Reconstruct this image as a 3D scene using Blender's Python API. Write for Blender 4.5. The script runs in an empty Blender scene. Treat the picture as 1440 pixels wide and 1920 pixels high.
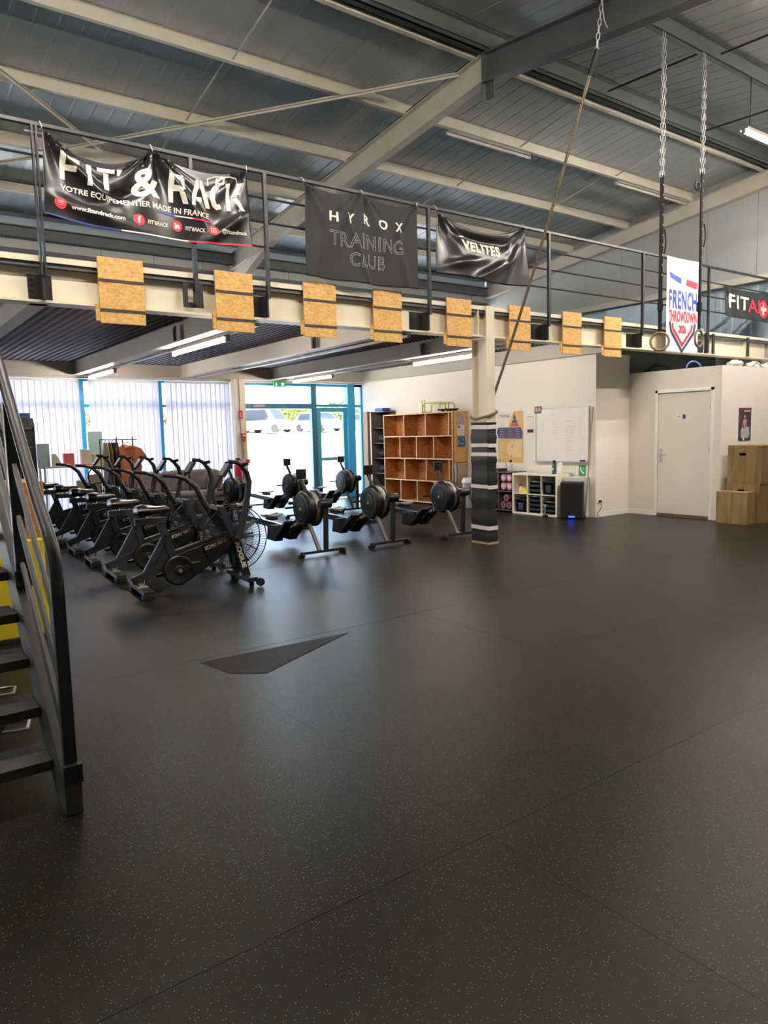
import bpy, bmesh, math, random
from mathutils import Vector, Matrix
random.seed(7)
PI = math.pi
C = bpy.context.scene.collection
SC = bpy.context.scene

# ---------------------------------------------------------------- camera
F, YAW, PITCH, ROLL, EYE = 1359.04, 0.633201491, 0.108727347, -0.0255984631, 1.55
fw = Vector((math.sin(YAW)*math.cos(PITCH), math.cos(YAW)*math.cos(PITCH), -math.sin(PITCH)))
rt = Vector((math.cos(YAW), -math.sin(YAW), 0))
up = rt.cross(fw)
r2 = rt*math.cos(ROLL) + up*math.sin(ROLL)
u2 = -rt*math.sin(ROLL) + up*math.cos(ROLL)
cd = bpy.data.cameras.new('camera')
cam = bpy.data.objects.new('camera', cd)
C.objects.link(cam)
M = Matrix((r2, u2, -fw)).transposed().to_4x4()
M.translation = (0, 0, EYE)
cam.matrix_world = M
cd.sensor_fit = 'VERTICAL'
cd.sensor_height = 36
cd.lens = F/1920*36
cd.clip_start = 0.05
cd.clip_end = 400
SC.camera = cam

# ---------------------------------------------------------------- world, sun, exposure
W = bpy.data.worlds.new('world')
SC.world = W
W.use_nodes = True
nt = W.node_tree
nt.nodes.clear()
o_ = nt.nodes.new('ShaderNodeOutputWorld')
b_ = nt.nodes.new('ShaderNodeBackground')
s_ = nt.nodes.new('ShaderNodeTexSky')
s_.sky_type = 'NISHITA'
s_.sun_disc = False
s_.sun_elevation = math.radians(52)
s_.sun_rotation = math.radians(200)
s_.air_density = 1.0
s_.dust_density = 6
nt.links.new(s_.outputs[0], b_.inputs[0])
b_.inputs[1].default_value = 2.1
nt.links.new(b_.outputs[0], o_.inputs[0])
sd = bpy.data.lights.new('sun', 'SUN')
sd.energy = 4.6
sd.angle = math.radians(1)
sd.color = (1, .96, .9)
sun = bpy.data.objects.new('sun', sd)
C.objects.link(sun)
sun.rotation_euler = (math.radians(28), 0, math.radians(145))
sun.location = (25, 30, 40)
SC.view_settings.view_transform = 'Standard'
SC.view_settings.look = 'None'
SC.view_settings.gamma = 1
SC.view_settings.exposure = 0.9
SC.view_settings.use_curve_mapping = False
SC.cycles.max_bounces = 8
SC.cycles.diffuse_bounces = 5
SC.cycles.glossy_bounces = 4
SC.cycles.transmission_bounces = 6
SC.cycles.transparent_max_bounces = 12
SC.cycles.caustics_reflective = False
SC.cycles.caustics_refractive = False
SC.cycles.sample_clamp_indirect = 6
LAMP = 60.0      # emission of a lit tube


def portal(name, loc, rot, sx, sy):
    d = bpy.data.lights.new(name, 'AREA')
    d.shape = 'RECTANGLE'
    d.size = sx
    d.size_y = sy
    d.cycles.is_portal = True
    o = bpy.data.objects.new(name, d)
    C.objects.link(o)
    o.location = loc
    o.rotation_euler = rot


portal('window_portal', (3.6, 15.05, 1.4), (-PI/2, 0, 0), 13.5, 2.8)
portal('high_window_portal', (3.6, 15.1, 4.57), (-PI/2, 0, 0), 17, .6)


# ---------------------------------------------------------------- materials
def lin(c):
    return tuple(((x/255/12.92) if x/255 <= .04045 else ((x/255+.055)/1.055)**2.4) for x in c)


MATS = {}


def mat(name, col, rough=.6, metal=0.0, var=.06, scale=8.0, bump=0.0, bscale=40.0, spec=.5, emit=None, trans=0.0, rnd=0.0):
    if name in MATS:
        return MATS[name]
    m = bpy.data.materials.new(name)
    MATS[name] = m
    m.use_nodes = True
    n, l = m.node_tree.nodes, m.node_tree.links
    p = n['Principled BSDF']
    c = lin(col)
    p.inputs['Roughness'].default_value = rough
    p.inputs['Metallic'].default_value = metal
    p.inputs['Specular IOR Level'].default_value = spec
    if trans:
        p.inputs['Transmission Weight'].default_value = trans
    tc = n.new('ShaderNodeTexCoord')
    nz = n.new('ShaderNodeTexNoise')
    nz.inputs['Scale'].default_value = scale
    nz.inputs['Detail'].default_value = 4
    l.new(tc.outputs['Object'], nz.inputs['Vector'])
    mr = n.new('ShaderNodeMapRange')
    mr.inputs['From Min'].default_value = .3
    mr.inputs['From Max'].default_value = .7
    mr.inputs['To Min'].default_value = 1-var
    mr.inputs['To Max'].default_value = 1+var
    l.new(nz.outputs['Fac'], mr.inputs['Value'])
    mx = n.new('ShaderNodeMix')
    mx.data_type = 'RGBA'
    mx.blend_type = 'MULTIPLY'
    mx.inputs[0].default_value = 1
    mx.inputs[6].default_value = (*c, 1)
    l.new(mr.outputs[0], mx.inputs[7])
    outc = mx.outputs[2]
    if rnd:
        oi = n.new('ShaderNodeObjectInfo')
        mr2 = n.new('ShaderNodeMapRange')
        mr2.inputs['To Min'].default_value = 1-rnd
        mr2.inputs['To Max'].default_value = 1+rnd
        l.new(oi.outputs['Random'], mr2.inputs['Value'])
        mx2 = n.new('ShaderNodeMix')
        mx2.data_type = 'RGBA'
        mx2.blend_type = 'MULTIPLY'
        mx2.inputs[0].default_value = 1
        l.new(outc, mx2.inputs[6])
        l.new(mr2.outputs[0], mx2.inputs[7])
        outc = mx2.outputs[2]
    l.new(outc, p.inputs['Base Color'])
    if bump:
        nb = n.new('ShaderNodeTexNoise')
        nb.inputs['Scale'].default_value = bscale
        nb.inputs['Detail'].default_value = 3
        l.new(tc.outputs['Object'], nb.inputs['Vector'])
        bp = n.new('ShaderNodeBump')
        bp.inputs['Strength'].default_value = bump
        bp.inputs['Distance'].default_value = .01
        l.new(nb.outputs['Fac'], bp.inputs['Height'])
        l.new(bp.outputs[0], p.inputs['Normal'])
    if emit:
        p.inputs['Emission Color'].default_value = (*lin(emit[0]), 1)
        p.inputs['Emission Strength'].default_value = emit[1]
    return m


def osb(name, c1, c2):
    m = mat(name, c1, .65, var=.05)
    n, l = m.node_tree.nodes, m.node_tree.links
    p = n['Principled BSDF']
    tc = n.new('ShaderNodeTexCoord')
    mp = n.new('ShaderNodeMapping')
    mp.inputs['Scale'].default_value = (22, 22, 55)
    mp.inputs['Rotation'].default_value = (.3, .5, .2)
    l.new(tc.outputs['Object'], mp.inputs['Vector'])
    v = n.new('ShaderNodeTexVoronoi')
    v.inputs['Scale'].default_value = 1.2
    l.new(mp.outputs[0], v.inputs['Vector'])
    nz = n.new('ShaderNodeTexNoise')
    nz.inputs['Scale'].default_value = 14
    nz.inputs['Detail'].default_value = 6
    nz.inputs['Distortion'].default_value = 1.5
    l.new(tc.outputs['Object'], nz.inputs['Vector'])
    ad = n.new('ShaderNodeMath')
    ad.operation = 'MULTIPLY_ADD'
    l.new(v.outputs['Color'], ad.inputs[0])
    ad.inputs[1].default_value = .5
    l.new(nz.outputs['Fac'], ad.inputs[2])
    cr = n.new('ShaderNodeValToRGB')
    cr.color_ramp.elements[0].position = .4
    cr.color_ramp.elements[0].color = (*lin(c2), 1)
    cr.color_ramp.elements[1].position = 1.0
    cr.color_ramp.elements[1].color = (*lin(c1), 1)
    l.new(ad.outputs[0], cr.inputs[0])
    l.new(cr.outputs[0], p.inputs['Base Color'])
    return m


def rubber(name, base, speck):
    """black rubber flooring with pale EPDM flecks"""
    m = mat(name, base, .42, var=.16, scale=1.3, bump=.16, bscale=260, spec=.1, rnd=.07)
    n, l = m.node_tree.nodes, m.node_tree.links
    p = n['Principled BSDF']
    src = p.inputs['Base Color'].links[0].from_socket
    tc = n.new('ShaderNodeTexCoord')
    v = n.new('ShaderNodeTexVoronoi')
    v.inputs['Scale'].default_value = 105
    l.new(tc.outputs['Object'], v.inputs['Vector'])
    lt = n.new('ShaderNodeMath')
    lt.operation = 'LESS_THAN'
    lt.inputs[1].default_value = .22
    l.new(v.outputs['Distance'], lt.inputs[0])
    sp = n.new('ShaderNodeSeparateColor')
    l.new(v.outputs['Color'], sp.inputs[0])
    gt = n.new('ShaderNodeMath')
    gt.operation = 'GREATER_THAN'
    gt.inputs[1].default_value = .62
    l.new(sp.outputs[0], gt.inputs[0])
    mu = n.new('ShaderNodeMath')
    mu.operation = 'MULTIPLY'
    l.new(lt.outputs[0], mu.inputs[0])
    l.new(gt.outputs[0], mu.inputs[1])
    # chalky scuffs
    n3 = n.new('ShaderNodeTexNoise')
    n3.inputs['Scale'].default_value = .8
    n3.inputs['Detail'].default_value = 6
    n3.inputs['Roughness'].default_value = .65
    geo = n.new('ShaderNodeNewGeometry')
    l.new(geo.outputs['Position'], n3.inputs['Vector'])
    mr = n.new('ShaderNodeMapRange')
    mr.inputs['From Min'].default_value = .45
    mr.inputs['From Max'].default_value = .75
    mr.inputs['To Max'].default_value = .022
    l.new(n3.outputs['Fac'], mr.inputs['Value'])
    mxs = n.new('ShaderNodeMix')
    mxs.data_type = 'RGBA'
    l.new(mr.outputs[0], mxs.inputs[0])
    l.new(src, mxs.inputs[6])
    mxs.inputs[7].default_value = (*lin((150, 148, 138)), 1)
    mx = n.new('ShaderNodeMix')
    mx.data_type = 'RGBA'
    l.new(mu.outputs[0], mx.inputs[0])
    l.new(mxs.outputs[2], mx.inputs[6])
    mx.inputs[7].default_value = (*lin(speck), 1)
    l.new(mx.outputs[2], p.inputs['Base Color'])
    mrr = n.new('ShaderNodeMapRange')
    mrr.inputs['To Min'].default_value = .25
    mrr.inputs['To Max'].default_value = .36
    l.new(n3.outputs['Fac'], mrr.inputs['Value'])
    l.new(mrr.outputs[0], p.inputs['Roughness'])
    return m


def wood(name, c1, c2, axis=2):
    m = mat(name, c1, .6, var=.05)
    n, l = m.node_tree.nodes, m.node_tree.links
    p = n['Principled BSDF']
    tc = n.new('ShaderNodeTexCoord')
    mp = n.new('ShaderNodeMapping')
    s = [9, 9, 9]
    s[axis] = .9
    mp.inputs['Scale'].default_value = s
    l.new(tc.outputs['Object'], mp.inputs['Vector'])
    nz = n.new('ShaderNodeTexNoise')
    nz.inputs['Scale'].default_value = 1.6
    nz.inputs['Detail'].default_value = 6
    nz.inputs['Distortion'].default_value = .8
    l.new(mp.outputs[0], nz.inputs['Vector'])
    cr = n.new('ShaderNodeValToRGB')
    cr.color_ramp.elements[0].position = .32
    cr.color_ramp.elements[0].color = (*lin(c2), 1)
    cr.color_ramp.elements[1].position = .68
    cr.color_ramp.elements[1].color = (*lin(c1), 1)
    l.new(nz.outputs['Fac'], cr.inputs[0])
    l.new(cr.outputs[0], p.inputs['Base Color'])
    return m


def glass(name, tint=(1, 1, 1), refl=.08):
    m = bpy.data.materials.new(name)
    m.use_nodes = True
    n, l = m.node_tree.nodes, m.node_tree.links
    n.clear()
    o = n.new('ShaderNodeOutputMaterial')
    t = n.new('ShaderNodeBsdfTransparent')
    t.inputs[0].default_value = (*tint, 1)
    g = n.new('ShaderNodeBsdfGlossy')
    g.inputs['Roughness'].default_value = .02
    x = n.new('ShaderNodeMixShader')
    x.inputs[0].default_value = refl
    l.new(t.outputs[0], x.inputs[1])
    l.new(g.outputs[0], x.inputs[2])
    l.new(x.outputs[0], o.inputs[0])
    return m


def cloth_blind(name, col):
    m = bpy.data.materials.new(name)
    m.use_nodes = True
    n, l = m.node_tree.nodes, m.node_tree.links
    n.clear()
    o = n.new('ShaderNodeOutputMaterial')
    d = n.new('ShaderNodeBsdfDiffuse')
    t = n.new('ShaderNodeBsdfTranslucent')
    d.inputs[0].default_value = (*lin(col), 1)
    t.inputs[0].default_value = (*lin(col), 1)
    x = n.new('ShaderNodeMixShader')
    x.inputs[0].default_value = .4
    l.new(d.outputs[0], x.inputs[1])
    l.new(t.outputs[0], x.inputs[2])
    l.new(x.outputs[0], o.inputs[0])
    return m


cream = mat('cream_steel', (224, 216, 192), .45, var=.05, scale=2.5)
cream_dk = mat('beige_steel', (192, 186, 172), .5, var=.05, scale=2)
darksteel = mat('dark_grey_steel', (84, 90, 92), .45, var=.08, scale=3)
purlin_m = mat('purlin_cream', (196, 191, 174), .5, var=.06, scale=3)
roofm = mat('roof_sheet', (172, 180, 182), .36, metal=.3, var=.05, scale=1.2, rnd=.04)
cladm = mat('wall_cladding', (164, 168, 166), .4, metal=.1, var=.04, scale=1, rnd=.04)
cladb = mat('blue_grey_cladding', (160, 174, 186), .45, metal=.1, var=.04, scale=1)
white_w = mat('white_wall_paint', (232, 226, 214), .75, var=.02, scale=1.2, bump=.05, bscale=60)
white_c = mat('cabin_wall_paint', (226, 220, 210), .7, var=.03, scale=1.2, bump=.05, bscale=60)
backw = mat('hall_wall_paint', (196, 194, 188), .8, var=.04)
blackm = mat('black_powder_coat', (30, 31, 33), .42, var=.1, scale=6, spec=.5)
graphite = mat('graphite_metal', (52, 54, 58), .4, metal=.2, var=.1, scale=6)
blackpl = mat('black_plastic', (20, 20, 21), .38, var=.08, scale=6)
blackrb = mat('black_rubber', (24, 24, 24), .7, var=.08)
seatm = mat('black_vinyl', (32, 30, 28), .28, var=.1, scale=9)
deckm = mat('dark_deck', (38, 37, 42), .6, metal=.1, var=.1, scale=9)
deckglint = mat('deck_slot', (168, 166, 180), .4, metal=.3)  # pale dashes: window light caught on the deck embossing, put into their colour
stairm = mat('stair_steel', (30, 34, 38), .45, var=.12, scale=5, bump=.1, bscale=30)
stringm = mat('stringer_steel', (66, 66, 64), .5, var=.12, scale=4, bump=.08, bscale=30)
treadm = mat('tread_steel', (54, 54, 50), .55, var=.2, scale=14, bump=.4, bscale=60)
osbm = osb('osb_board', (232, 188, 116), (190, 138, 72))
osbc = osb('osb_cubby', (206, 146, 84), (150, 92, 46))
edgem = mat('osb_edge', (226, 190, 142), .7, var=.1, scale=30)
strapm = mat('dark_strap', (62, 62, 62), .7)
silver = mat('silver_metal', (176, 178, 180), .35, metal=.7, var=.05)
chrome = mat('chain_metal', (206, 206, 200), .4, metal=.45, var=.05)
bluef = mat('blue_frame_glare', (50, 160, 206), .4, var=.04)  # daylight glare worked into a lighter blue
blued = mat('blue_frame_dark', (56, 118, 150), .4, var=.04)
whitepl = mat('white_plastic', (236, 234, 228), .45, var=.02)
whitetape = mat('white_tape', (224, 222, 214), .6, var=.05)
banner_bk = mat('black_banner_vinyl', (30, 31, 32), .3, var=.1, scale=4, spec=.6)
flag_bk = mat('black_flag_cloth', (36, 39, 41), .75, var=.08, scale=6)
banner_w = mat('white_banner', (236, 230, 228), .7, var=.02)
ink_w = mat('ink_white', (226, 222, 208), .6, var=.03)
ink_g = mat('ink_grey', (150, 150, 146), .6, var=.03)
ink_r = mat('ink_red', (222, 52, 66), .6, var=.03)
ink_rd = mat('ink_crimson', (204, 36, 58), .6, var=.03)
ink_b = mat('ink_blue', (58, 74, 168), .6, var=.03)
ink_bd = mat('ink_navy', (46, 56, 96), .6, var=.03)
ink_k = mat('ink_black', (40, 38, 42), .6, var=.03)
ropem = mat('hemp_rope', (122, 108, 84), .85, var=.25, scale=60, bump=.6, bscale=90)
woodring = wood('birch_ring', (172, 154, 124), (138, 120, 92))
ply = wood('birch_plywood', (150, 124, 78), (118, 92, 54))
plyl = wood('pale_plywood', (170, 142, 92), (136, 108, 66))
brownw = wood('brown_wood', (176, 138, 100), (140, 104, 70))
lampm = mat('lit_tube', (255, 244, 230), .5, emit=((255, 243, 232), LAMP*1.15))
lamph = mat('lit_hall_tube', (255, 240, 220), .5, emit=((255, 243, 230), LAMP*4.3))
lampw = mat('lamp_body', (150, 144, 140), .4, var=.02)
lampo = mat('unlit_diffuser', (176, 172, 158), .4, var=.02)
sofam = mat('grey_sofa_cloth', (136, 128, 122), .9, var=.08, scale=20, bump=.3, bscale=80)
redm = mat('red_plastic', (196, 40, 44), .4)
yellow = mat('yellow_foam', (232, 206, 40), .55, var=.05)
floorm = rubber('speckled_rubber', (27, 27, 23), (112, 110, 96))
paneglass = glass('window_glass', (.96, .98, .98), .06)
doorglass = glass('door_glass', (.9, .97, .97), .1)
blindm = cloth_blind('blind_fabric', (184, 177, 182))


# ---------------------------------------------------------------- mesh helpers
class MB:
    def __init__(s):
        s.v, s.f = [], []

    def add(s, vs, fs):
        b = len(s.v)
        s.v += [tuple(v) for v in vs]
        s.f += [tuple(i+b for i in f) for f in fs]
        return s

    def box(s, x0, x1, y0, y1, z0, z1):
        return s.add([(x0, y0, z0), (x1, y0, z0), (x1, y1, z0), (x0, y1, z0), (x0, y0, z1), (x1, y0, z1), (x1, y1, z1), (x0, y1, z1)],
                     [(3, 2, 1, 0), (4, 5, 6, 7), (0, 1, 5, 4), (1, 2, 6, 5), (2, 3, 7, 6), (3, 0, 4, 7)])

    def prism(s, pts, axis, a, b):
        """pts: 2D outline; axis: extrusion axis 0/1/2"""
        def mk(p, t):
            q = list(p)
            q.insert(axis, t)
            return q
        n = len(pts)
        vs = [mk(p, a) for p in pts] + [mk(p, b) for p in pts]
        fs = [tuple(range(n))[::-1], tuple(range(n, 2*n))] + [(i, (i+1) % n, n+(i+1) % n, n+i) for i in range(n)]
        return s.add(vs, fs)

    def bar(s, p, q, w, h, upv=(0, 0, 1)):
        """rectangular bar from p to q; w across, h along up"""
        p, q = Vector(p), Vector(q)
        d = (q-p).normalized()
        u = Vector(upv)
        if abs(d.dot(u)) > .98:
            u = Vector((1, 0, 0))
        a = d.cross(u).normalized()
        b = a.cross(d).normalized()
        vs = []
        for c in (p, q):
            for sa, sb in ((-1, -1), (1, -1), (1, 1), (-1, 1)):
                vs.append(c+a*sa*w/2+b*sb*h/2)
        return s.add(vs, [(3, 2, 1, 0), (4, 5, 6, 7), (0, 1, 5, 4), (1, 2, 6, 5), (2, 3, 7, 6), (3, 0, 4, 7)])

    def tube(s, pts, r, n=8, closed=False, caps=True):
        pts = [Vector(p) for p in pts]
        m = len(pts)
        rs = r if isinstance(r, (list, tuple)) else [r]*m
        vs, prev = [], None
        for i, p in enumerate(pts):
            if closed:
                d = (pts[(i+1) % m]-pts[i-1]).normalized()
            else:
                d = (pts[min(i+1, m-1)]-pts[max(i-1, 0)]).normalized()
            if prev is None:
                a = d.orthogonal().normalized()
            else:
                a = (prev-d*prev.dot(d)).normalized()
            prev = a
            b = d.cross(a)
            for k in range(n):
                t = 2*PI*k/n
                vs.append(p+(a*math.cos(t)+b*math.sin(t))*rs[i])
        fs = []
        for i in range(m if closed else m-1):
            j = (i+1) % m
            for k in range(n):
                k2 = (k+1) % n
                fs.append((i*n+k, i*n+k2, j*n+k2, j*n+k))
        if caps and not closed:
            fs.append(tuple(range(n))[::-1])
            fs.append(tuple((m-1)*n+k for k in range(n)))
        return s.add(vs, fs)

    def cyl(s, p, q, r, n=20):
        return s.tube([p, q], r, n)

    def lathe(s, prof, axis=2, n=24, c=(0, 0, 0)):
        """prof: (radius, height) pairs about an axis through c"""
        vs, fs = [], []
        for (r, h) in prof:
            for k in range(n):
                t = 2*PI*k/n
                q = [r*math.cos(t), r*math.sin(t)]
                q.insert(axis, h)
                vs.append((q[0]+c[0], q[1]+c[1], q[2]+c[2]))
        for i in range(len(prof)-1):
            for k in range(n):
                k2 = (k+1) % n
                fs.append((i*n+k, i*n+k2, (i+1)*n+k2, (i+1)*n+k))
        fs.append(tuple(range(n))[::-1])
        fs.append(tuple((len(prof)-1)*n+k for k in range(n)))
        return s.add(vs, fs)

    def ring(s, c, R, r, axis=1, n=32, m=6):
        pts = []
        for k in range(n):
            t = 2*PI*k/n
            q = [R*math.cos(t), R*math.sin(t)]
            q.insert(axis, 0)
            pts.append((c[0]+q[0], c[1]+q[1], c[2]+q[2]))
        return s.tube(pts, r, m, closed=True)

    def ell(s, c, rx, ry, rz, nu=16, nv=10):
        vs, fs = [], []
        for i in range(nv+1):
            a = PI*i/nv
            for k in range(nu):
                t = 2*PI*k/nu
                vs.append((c[0]+rx*math.sin(a)*math.cos(t), c[1]+ry*math.sin(a)*math.sin(t), c[2]+rz*math.cos(a)))
        for i in range(nv):
            for k in range(nu):
                k2 = (k+1) % nu
                fs.append((i*nu+k, (i+1)*nu+k, (i+1)*nu+k2, i*nu+k2))
        return s.add(vs, fs)

    def build(s, name, m, parent=None, smooth=True, bevel=0.0, loc=None, rot=None):
        me = bpy.data.meshes.new(name)
        me.from_pydata(s.v, [], s.f)
        bm = bmesh.new()
        bm.from_mesh(me)
        bmesh.ops.recalc_face_normals(bm, faces=bm.faces)
        bm.to_mesh(me)
        bm.free()
        if smooth:
            me.polygons.foreach_set('use_smooth', [True]*len(me.polygons))
            me.set_sharp_from_angle(angle=math.radians(38))
        me.materials.append(m)
        o = bpy.data.objects.new(name, me)
        C.objects.link(o)
        if loc is not None:
            o.location = loc
        if rot is not None:
            o.rotation_euler = rot
        if parent is not None:
            o.parent = parent
        if bevel:
            b = o.modifiers.new('bevel', 'BEVEL')
            b.width = bevel
            b.segments = 2
            b.limit_method = 'ANGLE'
        return o


def thing(name, label, cat, loc=(0, 0, 0), rz=0.0, group=None):
    o = bpy.data.objects.new(name, None)
    C.objects.link(o)
    o.empty_display_size = .1
    o.location = loc
    o.rotation_euler = (0, 0, rz)
    o['label'] = label
    o['category'] = cat
    if group:
        o['group'] = group
    return o


def tag(o, label, cat, group=None):
    o['label'] = label
    o['category'] = cat
    if group:
        o['group'] = group
    return o


def struct(o):
    o['kind'] = 'structure'
    return o


def sempty(name):
    o = bpy.data.objects.new(name, None)
    C.objects.link(o)
    o['kind'] = 'structure'
    return o


def dup(root, loc=None, rz=None, label=None):
    r = root.copy()
    C.objects.link(r)
    if loc is not None:
        r.location = loc
    if rz is not None:
        r.rotation_euler = (0, 0, rz)
    if label:
        r['label'] = label
    for ch in list(root.children):
        c = ch.copy()
        C.objects.link(c)
        c.parent = r
        for g in list(ch.children):
            d = g.copy()
            C.objects.link(d)
            d.parent = c
    return r


def nest(root, rules):
    """hang small pieces under the part they belong to (all pieces share the thing's origin)"""
    kids = list(root.children)
    base = lambda o: o.name.split('.')[0]
    for child, par in rules:
        cs = [k for k in kids if base(k) == child]
        ps = [k for k in kids if base(k) == par]
        for i, c in enumerate(cs):
            if ps:
                c.parent = ps[min(i*len(ps)//max(1, len(cs)), len(ps)-1)]


def copy_part(o, loc):
    c = o.copy()
    C.objects.link(c)
    c.location = loc
    c.parent = o.parent
    return c


def flatmesh(polys):
    """list of 2D polygons -> bmesh in the XZ plane"""
    bm = bmesh.new()
    for p in polys:
        bm.faces.new([bm.verts.new((x, 0, z)) for x, z in p])
    return bm


def textmesh(body, size, align='LEFT', bold=0.0, spacing=1.0, outline=0.0, xs=1.0, shear=0.0, wspace=1.0):
    """text as a bmesh in the XZ plane, baseline at z=0"""
    cu = bpy.data.curves.new('t', 'FONT')
    cu.body = body
    cu.size = size
    cu.align_x = align
    cu.offset = bold
    cu.space_character = spacing
    cu.space_word = wspace
    cu.shear = shear
    cu.resolution_u = 3
    if outline:
        cu.fill_mode = 'NONE'
        cu.bevel_depth = outline
        cu.bevel_resolution = 0
    ob = bpy.data.objects.new('t', cu)
    C.objects.link(ob)
    dg = bpy.context.evaluated_depsgraph_get()
    me = bpy.data.meshes.new_from_object(ob.evaluated_get(dg))
    bm = bmesh.new()
    bm.from_mesh(me)
    for v in bm.verts:
        v.co = Vector((v.co.x*xs, 0, v.co.y))
    bpy.data.objects.remove(ob)
    bpy.data.curves.remove(cu)
    bpy.data.meshes.remove(me)
    return bm


def shift(bm, x, z, rot=0.0):
    c, s = math.cos(rot), math.sin(rot)
    for v in bm.verts:
        a, b = v.co.x, v.co.z
        v.co.x, v.co.z = x+a*c-b*s, z+a*s+b*c
    return bm


def width_to(bm, w):
    """scale horizontally so that the text is w wide, starting at x=0"""
    x0 = min(v.co.x for v in bm.verts)
    x1 = max(v.co.x for v in bm.verts)
    for v in bm.verts:
        v.co.x = (v.co.x-x0)*w/(x1-x0)
    return bm


def emit_bm(bm, fn, name, m, parent, cut=0.0):
    """optionally slice the flat mesh on a grid, map each vertex by fn(x,z)->(x,y,z), link as object"""
    if cut and bm.verts:
        xs = [v.co.x for v in bm.verts]
        zs = [v.co.z for v in bm.verts]
        a = math.floor(min(xs)/cut)*cut
        while a < max(xs):
            bmesh.ops.bisect_plane(bm, geom=bm.verts[:]+bm.edges[:]+bm.faces[:], plane_co=(a, 0, 0), plane_no=(1, 0, 0), dist=1e-6)
            a += cut
        a = math.floor(min(zs)/cut)*cut
        while a < max(zs):
            bmesh.ops.bisect_plane(bm, geom=bm.verts[:]+bm.edges[:]+bm.faces[:], plane_co=(0, 0, a), plane_no=(0, 0, 1), dist=1e-6)
            a += cut
    for v in bm.verts:
        v.co = Vector(fn(v.co.x, v.co.z))
    me = bpy.data.meshes.new(name)
    bm.to_mesh(me)
    bm.free()
    me.materials.append(m)
    o = bpy.data.objects.new(name, me)
    C.objects.link(o)
    if parent is not None:
        o.parent = parent
    return o


def circ(cx, cz, r, n=20):
    return [(cx+r*math.cos(2*PI*k/n), cz+r*math.sin(2*PI*k/n)) for k in range(n)]


def rect(x0, x1, z0, z1):
    return [(x0, z0), (x1, z0), (x1, z1), (x0, z1)]


def line(x0, z0, x1, z1, w):
    d = Vector((x1-x0, z1-z0)).normalized()*w/2
    return [(x0+d.y, z0-d.x), (x1+d.y, z1-d.x), (x1-d.y, z1+d.x), (x0-d.y, z0+d.x)]


def ibeam(mb, p, q, w, h, tf=.015, tw=.01, side=None):
    """I-section from p to q (top centre line), width w, depth h"""
    p, q = Vector(p), Vector(q)
    mb.bar(p-Vector((0, 0, tf/2)), q-Vector((0, 0, tf/2)), w, tf)
    mb.bar(p-Vector((0, 0, h-tf/2)), q-Vector((0, 0, h-tf/2)), w, tf)
    mb.bar(p-Vector((0, 0, h/2)), q-Vector((0, 0, h/2)), tw, h-2*tf)
    return mb


RIDGE, SL = 7.1, .117


def zr(y):
    """top of the rafters (underside of the purlins)"""
    return 6.33-SL*abs(y-RIDGE)


# ================================================================ THE SETTING
XW0, XW1, YB, YF = -5.0, 14.62, -6.0, 14.85      # side walls, wall behind the camera, window wall

# floor: slab and rubber mats
fl = MB().box(XW0-.2, XW1+.2, YB-.2, YF+.35, -.2, -.012).build('floor', mat('concrete', (46, 45, 42), .8), smooth=False)
struct(fl)
mat1 = None
xs = [1.86-1.98*k for k in range(4, 0, -1)] + [1.86+1.98*k for k in range(7)]
ys = [3.345-.955*k*1.5 for k in range(7, 0, -1)] + [3.345+1.4325*k for k in range(9)]
for i, x in enumerate(xs):
    for j, y in enumerate(ys):
        if x > XW1 or x+1.98 < XW0 or y > YF or y+1.4325 < YB:
            continue
        if mat1 is None:
            mat1 = MB().box(.0007, 1.9793, .0007, 1.4318, -.012, 0).build('rubber_mat', floorm, fl, smooth=False, loc=(x, y, 0))
        else:
            copy_part(mat1, (x, y, random.uniform(-.0012, 0)))
# dark wedge: weaker floor reflection put into the colour of a thin patch
wm = mat('dim_reflection_rubber', (19, 19, 17), .62, var=.4, scale=30, spec=.2, bump=.5, bscale=200)
MB().prism([(1.84, 4.71), (1.9, 4.36), (2.09, 4.2), (2.65, 4.47), (3.04, 4.65)], 2, -.006, .0012).build('dim_reflection_wedge', wm, fl, smooth=False)

# side and rear walls
struct(MB().box(XW0-.2, XW0, YB, YF, 0, 6.8).build('wall_left', backw, smooth=False))
struct(MB().box(XW0, XW1, YB-.2, YB, 0, 6).build('wall_back', backw, smooth=False))

# gable wall on the right, clad in one-metre panels
gw = struct(MB().box(XW1+.06, XW1+.2, YB, YF+.2, 0, 6.6).build('wall_right', cladm, smooth=False))
gp = sempty('trim_1')
k = 0
y = YB
while y < YF:
    w = 1.03
    y1 = min(y+w, YF)
    MB().box(XW1, XW1+.055, y+.004, y1-.004, 4.42, 6.55).build('cladding_panel', cladm, gp, smooth=False)
    y = y1
lowc = MB()
prof = []
y = YB
while y < YF:
    prof += [(XW1+.05, y), (XW1+.05, y+.10), (XW1+.038, y+.13), (XW1+.038, y+.22), (XW1+.05, y+.25)]
    y += .25
prof += [(XW1+.058, YF), (XW1+.058, YB)]
lowc.prism(prof, 2, 3.1, 4.34)
lowc.build('corrugated_cladding', cladb, gp, smooth=False)

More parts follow.
